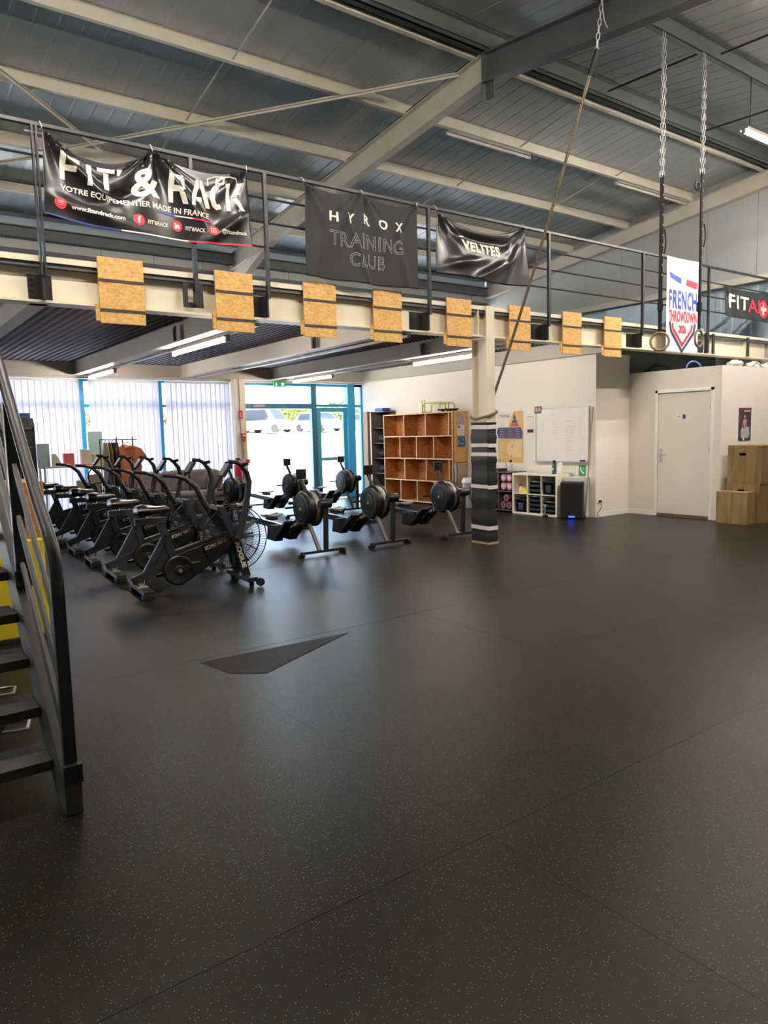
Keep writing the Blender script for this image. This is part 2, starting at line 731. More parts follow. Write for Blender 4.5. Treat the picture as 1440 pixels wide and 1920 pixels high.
# window wall: upper cladding
uw = MB().box(XW0, XW1, YF+.06, YF+.2, 2.75, 4.3).box(XW0, XW1, YF+.06, YF+.2, 4.85, 5.7)
for k in range(8):
    x = XW0+k*2.6
    uw.box(x, x+.35, YF+.06, YF+.2, 4.3, 4.85)
uw = struct(uw.build('wall_front', cladb, smooth=False))
w2 = sempty('window_2')
for k in range(7):
    x = XW0+.35+k*2.6
    MB().box(x, x+2.25, YF+.12, YF+.13, 4.3, 4.85).build('pane', paneglass, w2, smooth=False)
x = XW0
while x < XW1:
    x1 = min(x+1.03, XW1)
    MB().box(x+.004, x1-.004, YF, YF+.055, 4.87, 5.5).build('cladding_panel', cladm, uw, smooth=False)
    x = x1
# eaves beam and gutter rail seen above the railing
ev = MB()
ibeam(ev, (XW0, YF-.12, 5.42), (XW1, YF-.12, 5.42), .16, .2)
ev.box(XW0, XW1, YF-.03, YF, 4.98, 5.05)
struct(ev.build('trim_2', darksteel, smooth=False))

# white side wall with the whiteboard (x = 10.3), return wall, cabin
XR, YRET = 10.32, 7.88
struct(MB().box(XR, XR+.16, YRET+.14, YF+.1, 0, 2.80).build('wall_side', white_w, smooth=False))
struct(MB().box(XR, 11.25, YRET, YRET+.14, 0, 2.80).build('wall_return', white_w, smooth=False))
XC, YC = 11.25, 6.18
cab = MB()
D0, D1 = 6.35, 7.30         # door opening along y
cab.box(XC, XC+.12, D1, YRET, 0, 2.48).box(XC, XC+.12, YC, D0, 0, 2.48).box(XC, XC+.12, D0, D1, 2.10, 2.48)
struct(cab.build('wall_cabin_side', white_c, smooth=False))
struct(MB().box(XC+.12, XW1, YC, YC+.12, 0, 2.48).build('wall_cabin_front', white_c, smooth=False))
struct(MB().box(XC+.12, XW1, YC+.12, YRET+.3, 2.38, 2.46).build('ceiling_cabin', white_c, smooth=False))
bb = struct(MB().box(XR-.012, XR, YRET, YF, 0, .07).build('baseboard_side', whitepl, smooth=False))
struct(MB().box(XR-.012, XC, YRET-.012, YRET, 0, .08).build('baseboard_return', whitepl, smooth=False))
struct(MB().box(XC-.012, XC, D1+.06, YRET-.012, 0, .08).box(XC-.012, XC, YC, D0-.06, 0, .08).build('baseboard_cabin', whitepl, smooth=False))
# dark cladding behind the gap above the cabin
struct(MB().box(XC+.1, XW1, YRET+.3, YRET+.4, 2.3, 3.0).build('wall_gap', mat('gap_dark', (86, 96, 96), .6, var=.2), smooth=False))

# cabin door
dr = sempty('door_1')
MB().box(XC-.02, XC+.12, D0-.05, D0, 0, 2.15).box(XC-.02, XC+.12, D1, D1+.05, 0, 2.15).box(XC-.02, XC+.12, D0-.05, D1+.05, 2.10, 2.15).build('door_frame', whitepl, dr, smooth=False, bevel=.003)
MB().box(XC+.0, XC+.04, D0+.004, D1-.004, .05, 2.085).build('door_leaf', white_c, dr, smooth=False, bevel=.002)
MB().box(XC-.005, XC+.03, D0, D1, 0, .04).build('threshold', mat('brass_strip', (120, 98, 58), .5, metal=.3), dr, smooth=False)
dh = MB().box(XC-.012, XC, D1-.085, D1-.045, .92, 1.16)
dh.tube([(XC-.01, D1-.065, 1.07), (XC-.055, D1-.065, 1.07), (XC-.06, D1-.09, 1.07), (XC-.055, D1-.19, 1.065)], .009, 8)
dh.build('door_handle', silver, dr)
hg = MB()
for z in (.3, 1.1, 1.8):
    hg.cyl((XC-.012, D0+.002, z), (XC-.012, D0+.002, z+.09), .009, 8)
hg.build('hinge', silver, dr)
sg = thing('door_sign', 'small white and dark blue toilet sign on the white cabin door', 'sign')
MB().box(XC-.004, XC-.0005, 6.79, 6.97, 1.665, 1.72).build('plate', whitepl, sg, smooth=False)
MB().box(XC-.006, XC-.004, 6.79, 6.84, 1.66, 1.725).build('pictogram_plate', ink_bd, sg, smooth=False)
emit_bm(shift(textmesh('WC', .035, 'CENTER', .001), -6.91, 1.68), lambda x, z: (XC-.0055, -x, z), 'lettering', ink_k, sg)

# ---------------- steel: main column, portal frame, mezzanine edge beam
CX0, CX1, CY0, CY1 = 6.93, 7.08, 7.05, 7.34
cm = thing('steel_column', 'cream steel I column holding the mezzanine beam, black padding round its foot', 'column')
MB().box(CX0, CX1, CY0, CY0+.016, 0, 3.18).box(CX0, CX1, CY1-.016, CY1, 0, 3.1).box(7.0, 7.01, CY0+.016, CY1-.016, 0, 3.1).build('column_section', cream, cm, smooth=False)
MB().box(CX0+.004, CX1-.004, CY0+.02, CY1-.02, 2.76, 2.78).box(CX0+.02, 7.0, CY0+.03, CY1-.03, 1.2, 1.22).build('stiffener', cream, cm, smooth=False)
bt = MB()
for z in [2.84+.055*k for k in range(6)]:
    for xx in (6.865, 6.905):
        bt.cyl((xx, 7.155, z), (xx, 7.185, z), .011, 6)
bt.build('bolt', cream, cm)
pad = thing('column_padding', 'black padded wrap with white tape bands around the foot of the cream column', 'padding')
pw = MB()
zz = [0.015+.04*k for k in range(42)]
ring_ = []
for z in zz:
    j = .006*math.sin(z*23)+.004*math.sin(z*61+1)
    x0, x1, y0, y1 = CX0-.014-j, CX1+.014+j*.7, CY0-.022-j, CY1+.016
    ring_.append([(x0+.02, y0, z), (x1-.02, y0, z), (x1, y0+.02, z), (x1, y1, z), (x0, y1, z), (x0, y0+.02, z)])
vs = [v for r_ in ring_ for v in r_]
fs = []
for i in range(len(ring_)-1):
    for k in range(6):
        fs.append((i*6+k, i*6+(k+1) % 6, (i+1)*6+(k+1) % 6, (i+1)*6+k))
pw.add(vs, fs+[tuple(range(6))[::-1], tuple(len(vs)-6+k for k in range(6))])
pw.build('padding_wrap', mat('black_tarp', (36, 37, 35), .5, var=.12, scale=5), pad)
for z0, h, t in ((1.565, .055, 0), (1.325, .05, -.01), (1.205, .05, -.012), (.765, .05, -.02), (.2, .055, -.015)):
    x0, x1, y0, y1 = CX0-.024, CX1+.024, CY0-.032, CY1+.024
    q = [(x0, y1), (x0, y0+.02), (x0+.02, y0), (x1-.02, y0), (x1, y0+.02), (x1, y1)]
    vs, fs = [], []
    for i, (a, b) in enumerate(q):
        dz = t*i/5+.004*math.sin(i*2.1+z0*9)
        vs += [(a, b, z0+dz), (a, b, z0+h+dz)]
    for i in range(5):
        fs.append((2*i, 2*i+2, 2*i+3, 2*i+1))
    fs.append((10, 0, 1, 11))
    MB().add(vs, fs).build('white_tape', whitetape, pad, smooth=False)
MB().box(CX0-.02, CX1+.02, CY0-.03, CY1+.02, 0, .03).build('base_board', mat('base_tan', (188, 156, 106), .7), pad, smooth=False)

# mezzanine edge beam (open web face towards the hall)
eb = thing('mezzanine_beam', 'long cream steel I beam along the mezzanine edge', 'beam')
YE = 7.09
MB().box(XW0, XW1, YE, YE+.2, 3.13, 3.18).build('top_flange', cream, eb, smooth=False)
MB().box(XW0, XW1, YE, YE+.2, 2.78, 2.80).build('bottom_flange', cream, eb, smooth=False)
MB().box(XW0, XW1, YE+.09, YE+.105, 2.80, 3.13).build('web', cream, eb, smooth=False)
for x in (6.82, 13.77):
    MB().box(x, x+.014, YE+.004, YE+.09, 2.80, 3.155).build('stiffener', cream, eb, smooth=False)

# mezzanine deck, header, cross beams
dk = sempty('ceiling_mezzanine')
YM0, YM1 = YE+.2, YF-.3
struct(MB().box(XW0, XW1, YE+.02, YF+.02, 3.09, 3.15).build('floor_mezzanine', darksteel, smooth=False))
bx = [-.55, 1.5, 3.6, 5.68, 7.74, 10.22]
edges = [XW0+.1]+bx+[11.9]
for a, b in zip(edges[:-1], edges[1:]):
    pts, y = [], YM0+.01
    while y < YM1-.02:
        pts += [(y, 3.05), (y+.035, 3.05), (y+.05, 3.02), (y+.085, 3.02), (y+.1, 3.05)]
        y += .1
    pts += [(YM1, 3.085), (YM0, 3.085)]
    MB().prism([(p[0], p[1]) for p in pts], 0, a+.08, b-.08).build('deck_sheet', deckm, dk, smooth=False)
    if a > -1 and a < 8:
        ds_ = MB()
        yy, row = YM0+.02, 0
        while yy < YM1-.06:
            xx = a+.10+(.055 if row % 2 else 0)
            while xx < b-.17:
                zq = 3.017 if row % 2 == 0 else 3.047
                ds_.add([(xx, yy, zq), (xx+.058, yy, zq), (xx+.050, yy+.018, zq-.005), (xx+.008, yy+.018, zq-.005)], [(0, 1, 2, 3)])
                xx += .11
            yy += .05
            row += 1
        ds_ = ds_.build('deck_glints', deckglint, dk, smooth=False)
        ds_['kind'] = 'stuff'
hd = MB()
ibeam(hd, (XW0, YF-.2, 3.05), (XR, YF-.2, 3.05), .14, .28)
hd.box(XW0, XR, YF-.12, YF-.02, 2.735, 2.80)
tag(hd.build('header_beam', cream_dk, smooth=False), 'beige header beam above the window wall under the mezzanine', 'beam')
names = ['beige steel beam under the deck, hidden behind the stairs', 'beige ceiling beam under the mezzanine nearest the stairs', 'beige ceiling beam under the mezzanine above the exercise bikes',
         'beige ceiling beam between the bikes lamp row and the door lamp row', 'beige ceiling beam above the glass entrance door lamps', 'beige ceiling beam along the top of the white side wall']
for i, x in enumerate(bx):
    o = MB()
    ibeam(o, (x, YE+.1, 3.05), (x, YF-.2, 3.05), .15, .27)
    r_ = thing('cross_beam', names[i], 'beam', group='beams under the mezzanine')
    o.build('beam_section', cream_dk, r_, smooth=False)
    if i in (2, 3, 4):
        MB().box(x-.08, x-.075, 9.2, 9.32, 2.80, 2.98).tube([(x-.085, 9.22, 2.98), (x-.085, 9.28, 2.9), (x-.085, 9.24, 2.80)], .01, 6).build('cable_drop', blackpl, r_)


# ---------------- roof
rf = sempty('ceiling')
PH = .2
for side in (1, -1):
    y0 = RIDGE
    y1 = YF+.05 if side == 1 else YB-.1
    x = XW0
    while x < XW1:
        x1 = min(x+1.02, XW1+.1)
        n = 4
        st = (x1-x)/n
        pr = []
        for k in range(n):
            a = x+k*st
            pr += [(a, 0), (a+st*.80, 0), (a+st*.85, .006), (a+st*.95, .006)]
        pr.append((x1-.001, 0))
        vs = []
        for (yy) in (y0, y1):
            zb = zr(yy)+PH
            for (a, h) in pr:
                vs.append((a, yy, zb+h))
            for (a, h) in (pr[-1], pr[0]):
                vs.append((a, yy, zb+.07))
        m = len(pr)+2
        fs = [(i, (i+1) % m, m+(i+1) % m, m+i) for i in range(m)] + [tuple(range(m)), tuple(range(m, 2*m))]
        MB().add(vs, fs).build('roof_panel', roofm, rf, smooth=False)
        x = x1


def purlin(y, m, label, dk=False):
    """Z section resting on the rafters"""
    z = zr(y)
    s = 1 if y > RIDGE else -1
    o = MB()
    h = PH-.01
    o.box(XW0, XW1, y-.004, y+.004, z, z+h)
    o.box(XW0, XW1, y-.07 if s > 0 else y-.004, y+.004 if s > 0 else y+.07, z, z+.006)
    o.box(XW0, XW1, y-.004 if s > 0 else y-.07, y+.07 if s > 0 else y+.004, z+h-.006-SL*.07, z+h-SL*.07)
    o.box(XW0, XW1, y-.075 if s > 0 else y+.066, y-.069 if s > 0 else y+.072, z, z+.022)
    return tag(o.build('purlin', m, smooth=False), label, 'beam', 'roof purlins')


gal = mat('dark_galvanised', (104, 110, 108), .45, metal=.2, var=.06)
for y, m, t in ((7.28, purlin_m, 'cream roof purlin just beyond the ridge'), (8.73, purlin_m, 'cream roof purlin, first below the ridge, with unlit lamps under it'),
                (10.3, purlin_m, 'cream roof purlin, second below the ridge above the banners'), (11.87, purlin_m, 'cream roof purlin, third below the ridge behind the railing'),
                (13.4, purlin_m, 'cream roof purlin nearest the eaves behind the railing'), (6.92, gal, 'dark grey roof purlin on the near side of the ridge'),
                (5.23, gal, 'dark grey roof purlin carrying the gymnastic ring chains'), (3.5, gal, 'dark grey roof purlin overhead above the gym floor')):
    purlin(y, m, t)
MB_ = MB().box(XW0, XW1, 7.06, 7.14, zr(7.1)-.0, zr(7.1)+.06)
tag(MB_.build('ridge_beam', mat('ridge_dark', (44, 50, 50), .6), smooth=False), 'dark steel ridge member along the roof apex', 'beam')


def rafter(x, y0, y1, m, w, h, name, label, soffit=None):
    o = MB()
    ibeam(o, (x, y0, zr(y0)), (x, y1, zr(y1)), w, h, .014, .01)
    r = thing(name, label, 'beam')
    o.build('rafter_section', m, r, smooth=False)
    return r


ra = rafter(7.0, 7.13, YF-.05, purlin_m, .15, .34, 'cream_rafter', 'cream roof rafter running down from the ridge behind the banners')
# haunches of the far half
hn = MB()
hn.prism([(YF-.1, zr(YF)-.3), (YF-.1, zr(YF)-.75), (12.9, zr(12.9)-.33)], 0, 6.994, 7.006)
hn.bar((7.0, YF-.1, zr(YF)-.75), (7.0, 12.9, zr(12.9)-.34), .15, .014)
hn.build('haunch', purlin_m, ra, smooth=False)
cb = MB().tube([(6.93, 7.16+k*.4, zr(7.16+k*.4)+.012+.008*math.sin(k*2.3)) for k in range(18)], .008, 6)
cb.build('cable', blackpl, ra)
rb = rafter(7.0, 7.07, YB, darksteel, .16, .36, 'dark_rafter', 'dark grey roof beam rising over the gym floor and holding the rope')
MB().box(6.92, 7.08, 7.07, 7.085, 5.74, 6.36).build('end_plate', darksteel, rb, smooth=False)
MB().box(6.99, 7.005, 6.93, 7.07, 5.76, 6.1).build('haunch_plate', darksteel, rb, smooth=False)
MB().bar((7.0, 7.02, 6.38), (7.0, 7.02, 6.52), .1, .06).build('apex_cleat', mat('pale_cleat', (150, 150, 140), .6), rb, smooth=False)
MB().tube([(7.06, 6.9, zr(6.9)+.015), (7.065, 6.0, zr(6)+.03), (7.06, 5, zr(5)+.02), (7.06, 4, zr(4)+.03)], .012, 6).build('cable', blackpl, rb)
# gable rafters
gr1 = rafter(XW1-.1, 7.1, YF-.05, cream_dk, .15, .3, 'gable_rafter', 'beige roof rafter against the grey gable wall, far slope')
gr2 = rafter(XW1-.1, 7.1, YB, cream_dk, .15, .3, 'gable_rafter', 'beige roof rafter against the grey gable wall, near slope')
tag(MB().box(XW1-.1, XW1, YB, YF, 4.34, 4.42).box(XW1-.12, XW1, YB, YF, 4.30, 4.345).build('gable_rail', cream_dk, smooth=False), 'beige horizontal rail across the grey gable wall', 'rail')
for (x, lab) in ((-.2, 'cream roof rafter above the stairs, left of the banners'),):
    rafter(x, 7.13, YF-.05, purlin_m, .15, .34, 'cream_rafter', lab)

# sag rods and wind bracing
rodl = [(4.24, 7.3, 8.7), (4.24, 8.76, 10.25), (9.36, 7.3, 8.7), (9.36, 8.76, 10.25), (11.92, 7.3, 8.7), (11.92, 8.76, 10.25), (4.24, 10.35, 11.8), (9.36, 10.35, 11.8)]
labs = ['thin cream tie rod between ridge and first purlin, above the big black banner', 'thin cream tie rod between first and second purlin, above the big black banner',
        'thin cream tie rod between ridge and first purlin, left of the ring chains', 'thin cream tie rod between first and second purlin, left of the rope',
        'thin cream tie rod between ridge and first purlin, behind the ring chains', 'thin cream tie rod between first and second purlin near the gable',
        'thin cream tie rod between second and third purlin, behind the big banner', 'thin cream tie rod between second and third purlin, behind the small black banner']
for (x, a, b), lb in zip(rodl, labs):
    tag(MB().tube([(x, a, zr(a)+.15), (x, b, zr(b)+.04)], .012, 6).build('tie_rod', purlin_m), lb, 'rod')
for (x, a, b, lb) in ((9.2, 6.85, 5.3, 'dark tie rod beside the ring chains, ridge to near purlin'), (9.17, 5.15, 3.6, 'dark tie rod at the top right, beyond the ring chains'),
                      (11.73, 6.85, 5.3, 'dark tie rod above the lit lamp at the right edge')):
    tag(MB().tube([(x, a, zr(a)+.03), (x, b, zr(b)+.15)], .014, 6).build('tie_rod', blackm), lb, 'rod')


def brace(p, q, lb):
    a = (p[0], p[1], zr(p[1])-.02)
    b = (q[0], q[1], zr(q[1])-.02)
    tag(MB().bar(a, b, .075, .008).bar(a, b, .008, .06).build('wind_brace', purlin_m, smooth=False), lb, 'brace')


brace((6.95, 7.55), (2.9, 11.62), 'cream diagonal wind brace from the ridge down to the left')
brace((.4, 8.7), (3.4, 11.45), 'cream diagonal wind brace coming in from the left edge')
brace((2.9, 11.75), (.2, 14.2), 'cream diagonal wind brace continuing to the eaves')

# ---------------- window wall joinery
ZT = 2.735


def window(n, x0, x1, xm=None):
    w = sempty('window_%d' % n)
    y0, y1 = YF-.0, YF+.07
    fr = MB()
    fr.box(x0, x1, y0, y1, ZT-.05, ZT).box(x0, x1, y0, y1, 0, .07).box(x0, x0+.05, y0, y1, .07, ZT-.05).box(x1-.05, x1, y0, y1, .07, ZT-.05)
    fr.box(x0+.05, x1-.05, y0, y1, 2.19, 2.25)
    fr.build('window_frame', bluef, w, smooth=False)
    MB().box(x0+.05, x1-.05, y0+.03, y0+.04, 2.25, ZT-.05).build('pane', paneglass, w, smooth=False)
    MB().box(x0+.05, x1-.05, y0+.03, y0+.04, .07, 2.19).build('pane', paneglass, w, smooth=False)
    return w


for n, (a, b) in enumerate(((-4.9, -2.7), (-2.7, -.75), (-.75, .72), (.72, 2.2), (2.2, 3.72), (3.72, 5.26), (5.26, 6.80))):
    window(n+3, a, b)
# entrance: big opening with header, fixed frame, side door, thick post, side light
en = sempty('door_2')
ye = YF
MB().box(7.03, 10.32, ye, ye+.08, ZT-.06, ZT).build('top_rail', bluef, en, smooth=False)
MB().box(7.03, 8.92, ye-.03, ye+.1, 2.16, 2.27).build('door_header', blued, en, smooth=False)
MB().box(7.35, 7.62, ye-.06, ye-.03, 2.19, 2.25).build('closer_box', mat('closer_grey', (170, 168, 160), .5), en, smooth=False)
MB().box(7.03, 7.08, ye, ye+.08, 0, 2.2).build('door_jamb', bluef, en, smooth=False)
MB().box(8.86, 9.0, ye-.01, ye+.09, 0, ZT).build('door_jamb', blued, en, smooth=False)
MB().box(7.03, 8.88, ye+.03, ye+.04, 2.27, ZT-.06).build('pane', paneglass, en, smooth=False)
MB().box(7.08, 8.87, ye+.05, ye+.056, .03, 2.16).build('pane', paneglass, en, smooth=False)
MB().box(7.03, 8.9, ye-.02, ye+.1, 0, .03).build('threshold', silver, en, smooth=False)
ds = sempty('door_3')
MB().box(9.0, 9.86, ye, ye+.08, 2.2, 2.26).build('door_header', bluef, ds, smooth=False)
fr = MB().box(9.02, 9.12, ye+.02, ye+.07, .02, 2.18).box(9.76, 9.85, ye+.02, ye+.07, .02, 2.18).box(9.12, 9.76, ye+.02, ye+.07, 2.08, 2.18).box(9.12, 9.76, ye+.02, ye+.07, .02, .14).box(9.12, 9.76, ye+.02, ye+.07, .92, 1.0)
fr.build('door_leaf', mat('blue_leaf', (82, 170, 196), .4), ds, smooth=False)
MB().box(9.12, 9.76, ye+.04, ye+.05, .14, .92).build('pane', doorglass, ds, smooth=False)
MB().box(9.12, 9.76, ye+.04, ye+.05, 1.0, 2.08).build('pane', doorglass, ds, smooth=False)
MB().box(9.0, 9.84, ye+.03, ye+.04, 2.26, ZT-.06).build('pane', paneglass, ds, smooth=False)
MB().box(9.86, 10.05, ye-.05, ye+.12, 0, ZT-.0).build('corner_post', bluef, ds, smooth=False, bevel=.006)
sl = window(10, 10.05, 10.32)
# wall column between blinds and entrance
struct(MB().box(6.78, 6.9, YF-.28, YF, 0, 2.78).build('trim_3', white_w, smooth=False))
wc = MB().box(6.9, 7.03, YF-.3, YF-.286, 0, 2.78).box(6.9, 7.03, YF-.02, YF-.005, 0, 2.78).box(6.96, 6.97, YF-.286, YF-.02, 0, 2.78)
tag(wc.build('steel_column', cream, smooth=False), 'cream steel wall column between the blinds and the glass entrance', 'column')

# vertical blinds
BL = [(-.72, .70, 'white vertical blind on the window hidden behind the stairs'), (.75, 2.18, 'white vertical blind at the left edge behind the stair rail'), (2.22, 3.66, 'leftmost fully visible white vertical blind, behind the fridge'),
      (3.84, 5.2, 'middle white vertical blind, behind the orange t-shirt'), (5.36, 6.76, 'rightmost white vertical blind, above the grey sofa')]
for a, b, lb in BL:
    t = thing('vertical_blind', lb, 'blind', group='vertical blinds')
    MB().box(a, b, YF-.11, YF-.07, 2.68, 2.72).build('headrail', whitepl, t, smooth=False)
    n = int((b-a)/.107)
    st = (b-a)/n
    first = None
    for k in range(n):
        cx = a+st*(k+.5)
        if first is None:
            sm = MB()
            ang = math.radians(8)
            hw = .061
            pr_ = []
            for q in range(5):
                tt = -1+q*.5
                pr_.append((hw*tt*math.cos(ang), -hw*tt*math.sin(ang)+.006*(1-tt*tt)))
            vs = [(p[0], p[1], z) for z in (.06, 2.68) for p in pr_]
            sm.add(vs, [(i, i+1, i+6, i+5) for i in range(4)])
            first = sm.build('slat', blindm, t, loc=(cx, YF-.09, 0))
        else:
            c = copy_part(first, (cx, YF-.09, 0))
            c.rotation_euler = (0, 0, math.radians(random.uniform(-7, 7)))


# ---------------- lamps
def tube_lamp(name, p, q, label, body=.05, lit=True, grp=None, cat='lamp', hall=False):
    p, q = Vector(p), Vector(q)
    t = thing(name, label, cat, group=grp)
    bw_ = .10 if hall else .075
    MB().bar(p+Vector((0, 0, .037)), q+Vector((0, 0, .037)), bw_, .02).build('lamp_body', lampw, t, smooth=False)
    if hall:
        for sy in (-.052, .052):
            MB().bar(p+Vector((0, sy, .034)), q+Vector((0, sy, .034)), .004, .042).build('added_light_lip', lampw, t, smooth=False)  # lips added to cut lamp light spilling towards the roof
    MB().tube([p, q], .024, 10).build('diffuser', (lamph if hall else lampm) if lit else lampo, t)
    d = (q-p).normalized()
    for c, s in ((p, -1), (q, 1)):
        MB().bar(c-d*.02*0, c+d*s*.03, body, .06).build('end_cap', lampw, t, smooth=False)
    return t


lm = [((3.76, 8.2, 2.71), (3.76, 9.95, 2.71), 'lit tube lamp under the mezzanine above the bikes, near end'),
      ((3.76, 12.75, 2.71), (3.76, 14.3, 2.71), 'lit tube lamp under the mezzanine above the bikes, by the blinds'),
      ((8.0, 8.15, 2.71), (8.0, 9.9, 2.71), 'lit tube lamp under the mezzanine left of the cream column'),
      ((8.0, 12.55, 2.71), (8.0, 14.1, 2.71), 'lit tube lamp under the mezzanine above the glass entrance')]
for p, q, lb in lm:
    tube_lamp('tube_lamp', p, q, lb, grp='lit tube lamps under the mezzanine')
for x, lb in ((3.76, 'white lamp rail under the mezzanine above the bikes'), (5.9, 'white lamp rail under the middle mezzanine beam'), (8.0, 'white lamp rail running towards the glass entrance')):
    t = thing('lamp_rail', lb, 'rail')
    MB().box(x-.025, x+.025, 7.4, 14.4, 2.757, 2.79).build('rail_section', lampw, t, smooth=False)
    for yy in (7.8, 9.9, 12, 14):
        MB().box(x-.20, x+.02, yy, yy+.04, 2.775, 2.781).build('bracket', lampw, t, smooth=False)
ht = tube_lamp('hanging_lamp', (9.92, 5.23, 5.4), (11.5, 5.23, 5.4), 'lit tube lamp hanging on a wire at the right edge under the roof', hall=True)
MB().tube([(10.06, 5.23, 6.1), (10.07, 5.23, 5.75), (10.05, 5.23, 5.43)], .006, 6).build('suspension_wire', blackpl, ht)
MB().tube([(11.4, 5.23, 6.1), (11.4, 5.23, 5.43)], .006, 6).build('suspension_wire', blackpl, ht)
k = 0
for (x, y) in ((6.2, 3.2), (9.9, 3.2), (3.4, 4.2), (.5, 5.23), (-2.8, 5.23), (11.95, 5.23)):  # unseen lamps: main row carried on, nearer ones added to brighten beam and walls
    k += 1
    hh = tube_lamp('hanging_lamp', (x, y, 5.6 if y < 5 else 5.4), (x+1.6, y, 5.6 if y < 5 else 5.4), 'unseen tube lamp under the roof, added to brighten the hall', grp='added lamps over the hall', hall=True)
    MB().tube([(x+.2, y, zr(y)+.05), (x+.2, y, 5.64 if y < 5 else 5.45)], .006, 6).build('suspension_wire', blackpl, hh)
tube_lamp('batten_lamp', (7.62, 8.55, 5.98), (9.4, 8.55, 5.98), 'unlit tube lamp under the first roof purlin behind the rope', lit=False)
tube_lamp('batten_lamp', (11.75, 8.55, 5.98), (14.0, 8.55, 5.98), 'unlit tube lamp under the first roof purlin near the gable', lit=False)


# ================================================================ RAILING, TARGET BOARDS, BANNERS
YP = 7.03
ZTOP = 4.27


def seg_boxes(o, x, w):
    o.box(x-w/2, x+w/2, YP-.02, YP+.02, 3.0, ZTOP-.01)


rail = thing('guard_rail', 'black metal guard rail along the mezzanine edge', 'railing')
MB().bar((XW0, YP, ZTOP), (XW1-.1, YP, ZTOP), .045, .03).build('top_rail', blackm, rail, smooth=False)
for z in (4.01, 3.765, 3.515):
    MB().tube([(XW0, YP, z), (XW1-.1, YP, z)], .011, 6).build('mid_rail', blackm, rail)
PX = [-.7, 1.52, 2.92, 3.72, 5.94, 8.14, 10.36, 12.29]
for i, x in enumerate(PX):
    if i == 1:
        MB().box(x-.024, x-.008, YP-.025, YP+.025, 3.0, ZTOP-.015).build('post', graphite, rail, smooth=False)
        MB().box(x+.008, x+.024, YP-.025, YP+.025, 3.0, ZTOP-.015).build('post', graphite, rail, smooth=False)
        sc_ = MB().cyl((x-.07, YP, 4.2), (x+.07, YP, 4.2), .009, 6)
        sc_.build('bolt', silver, rail)
    else:
        MB().box(x-.018, x+.018, YP-.02, YP+.02, 2.99 if i != 7 else 2.8, ZTOP-.015).build('post', graphite, rail, smooth=False)
    # brackets
    if i == 2:
        b = MB()
        b.prism([(x-.11, 2.84), (x+.09, 2.84), (x+.09, 3.07), (x-.11, 3.07)], 1, YE-.002, YE)  # seat
        b = MB().box(x-.12, x-.07, YE-.012, YE-.002, 2.84, 3.08).box(x+.04, x+.09, YE-.012, YE-.002, 2.84, 3.08)
        b.box(x-.07, x+.04, YE-.012, YE-.002, 3.03, 3.08).box(x-.07, x+.04, YE-.012, YE-.002, 2.84, 2.89)
        b.build('bracket', graphite, rail, smooth=False)
        MB().box(x-.018, x+.018, YP-.01, YE-.012, 2.86, 3.02).build('web_plate', graphite, rail, smooth=False)
    elif i < 7:
        x0 = x-.21 if i != 1 else x-.11
        x1 = x-.018 if i != 1 else x+.09
        MB().box(x0, x1, YE+.08, YE+.092, 2.81, 3.03).build('bracket', blackm, rail, smooth=False)
        MB().box(x-.018, x-.0 if i != 1 else x+.01, YP, YE+.085, 2.80, 3.03).build('web_plate', graphite, rail, smooth=False)
        for z in (2.845, 2.895, 2.945, 2.995):
            MB().cyl((x0+.03, YE+.07, z), (x0+.03, YE+.08, z), .013, 6).build('bolt', blackm, rail)
for x in (12.55, 13.76):
    MB().box(x-.03, x+.03, YE-.03, YE-.002, 2.80, 3.15).build('strut', graphite, rail, smooth=False)
MB().box(12.1, 12.27, YE+.0, YE+.08, 2.81, 3.0).build('bracket', graphite, rail, smooth=False)
MB().box(12.28, 12.34, YE-.03, YE-.002, 2.80, 3.15).build('strut', graphite, rail, smooth=False)

# eight OSB wall-ball target boards hooked over the beam
OB = [(1.99, 'leftmost OSB target board on the mezzanine beam, below the left end of the big banner'), (3.135, 'second OSB target board from the left, below the right end of the big banner'),
      (4.165, 'third OSB target board, under the left half of the cloth flag'), (5.105, 'fourth OSB target board, under the right edge of the cloth flag'),
      (6.25, 'OSB target board just left of the cream column'), (7.375, 'OSB target board just right of the cream column, behind the rope'),
      (8.475, 'second OSB target board right of the cream column'), (9.44, 'rightmost OSB target board, left of the ring straps')]
for i, (x, lb) in enumerate(OB):
    t = thing('target_board', lb, 'board', (x, 7.066, 2.63), 0, 'OSB target boards on the beam')
    MB().box(0, .42, -.009, .009, 0, .6).build('board', osbm, t, smooth=False, bevel=.0015)
    a = MB().box(.0, .42, -.0125, -.009, .375+.004*(i % 3), .403+.004*(i % 3)).build('strap', strapm, t, smooth=False)
    MB().box(.0, .42, -.0125, -.009, .105, .133).build('strap', strapm, t, smooth=False)
    MB().box(-.035, 0, .0, .028, .02, .17).build('spacer_block', osbm, t, smooth=False)


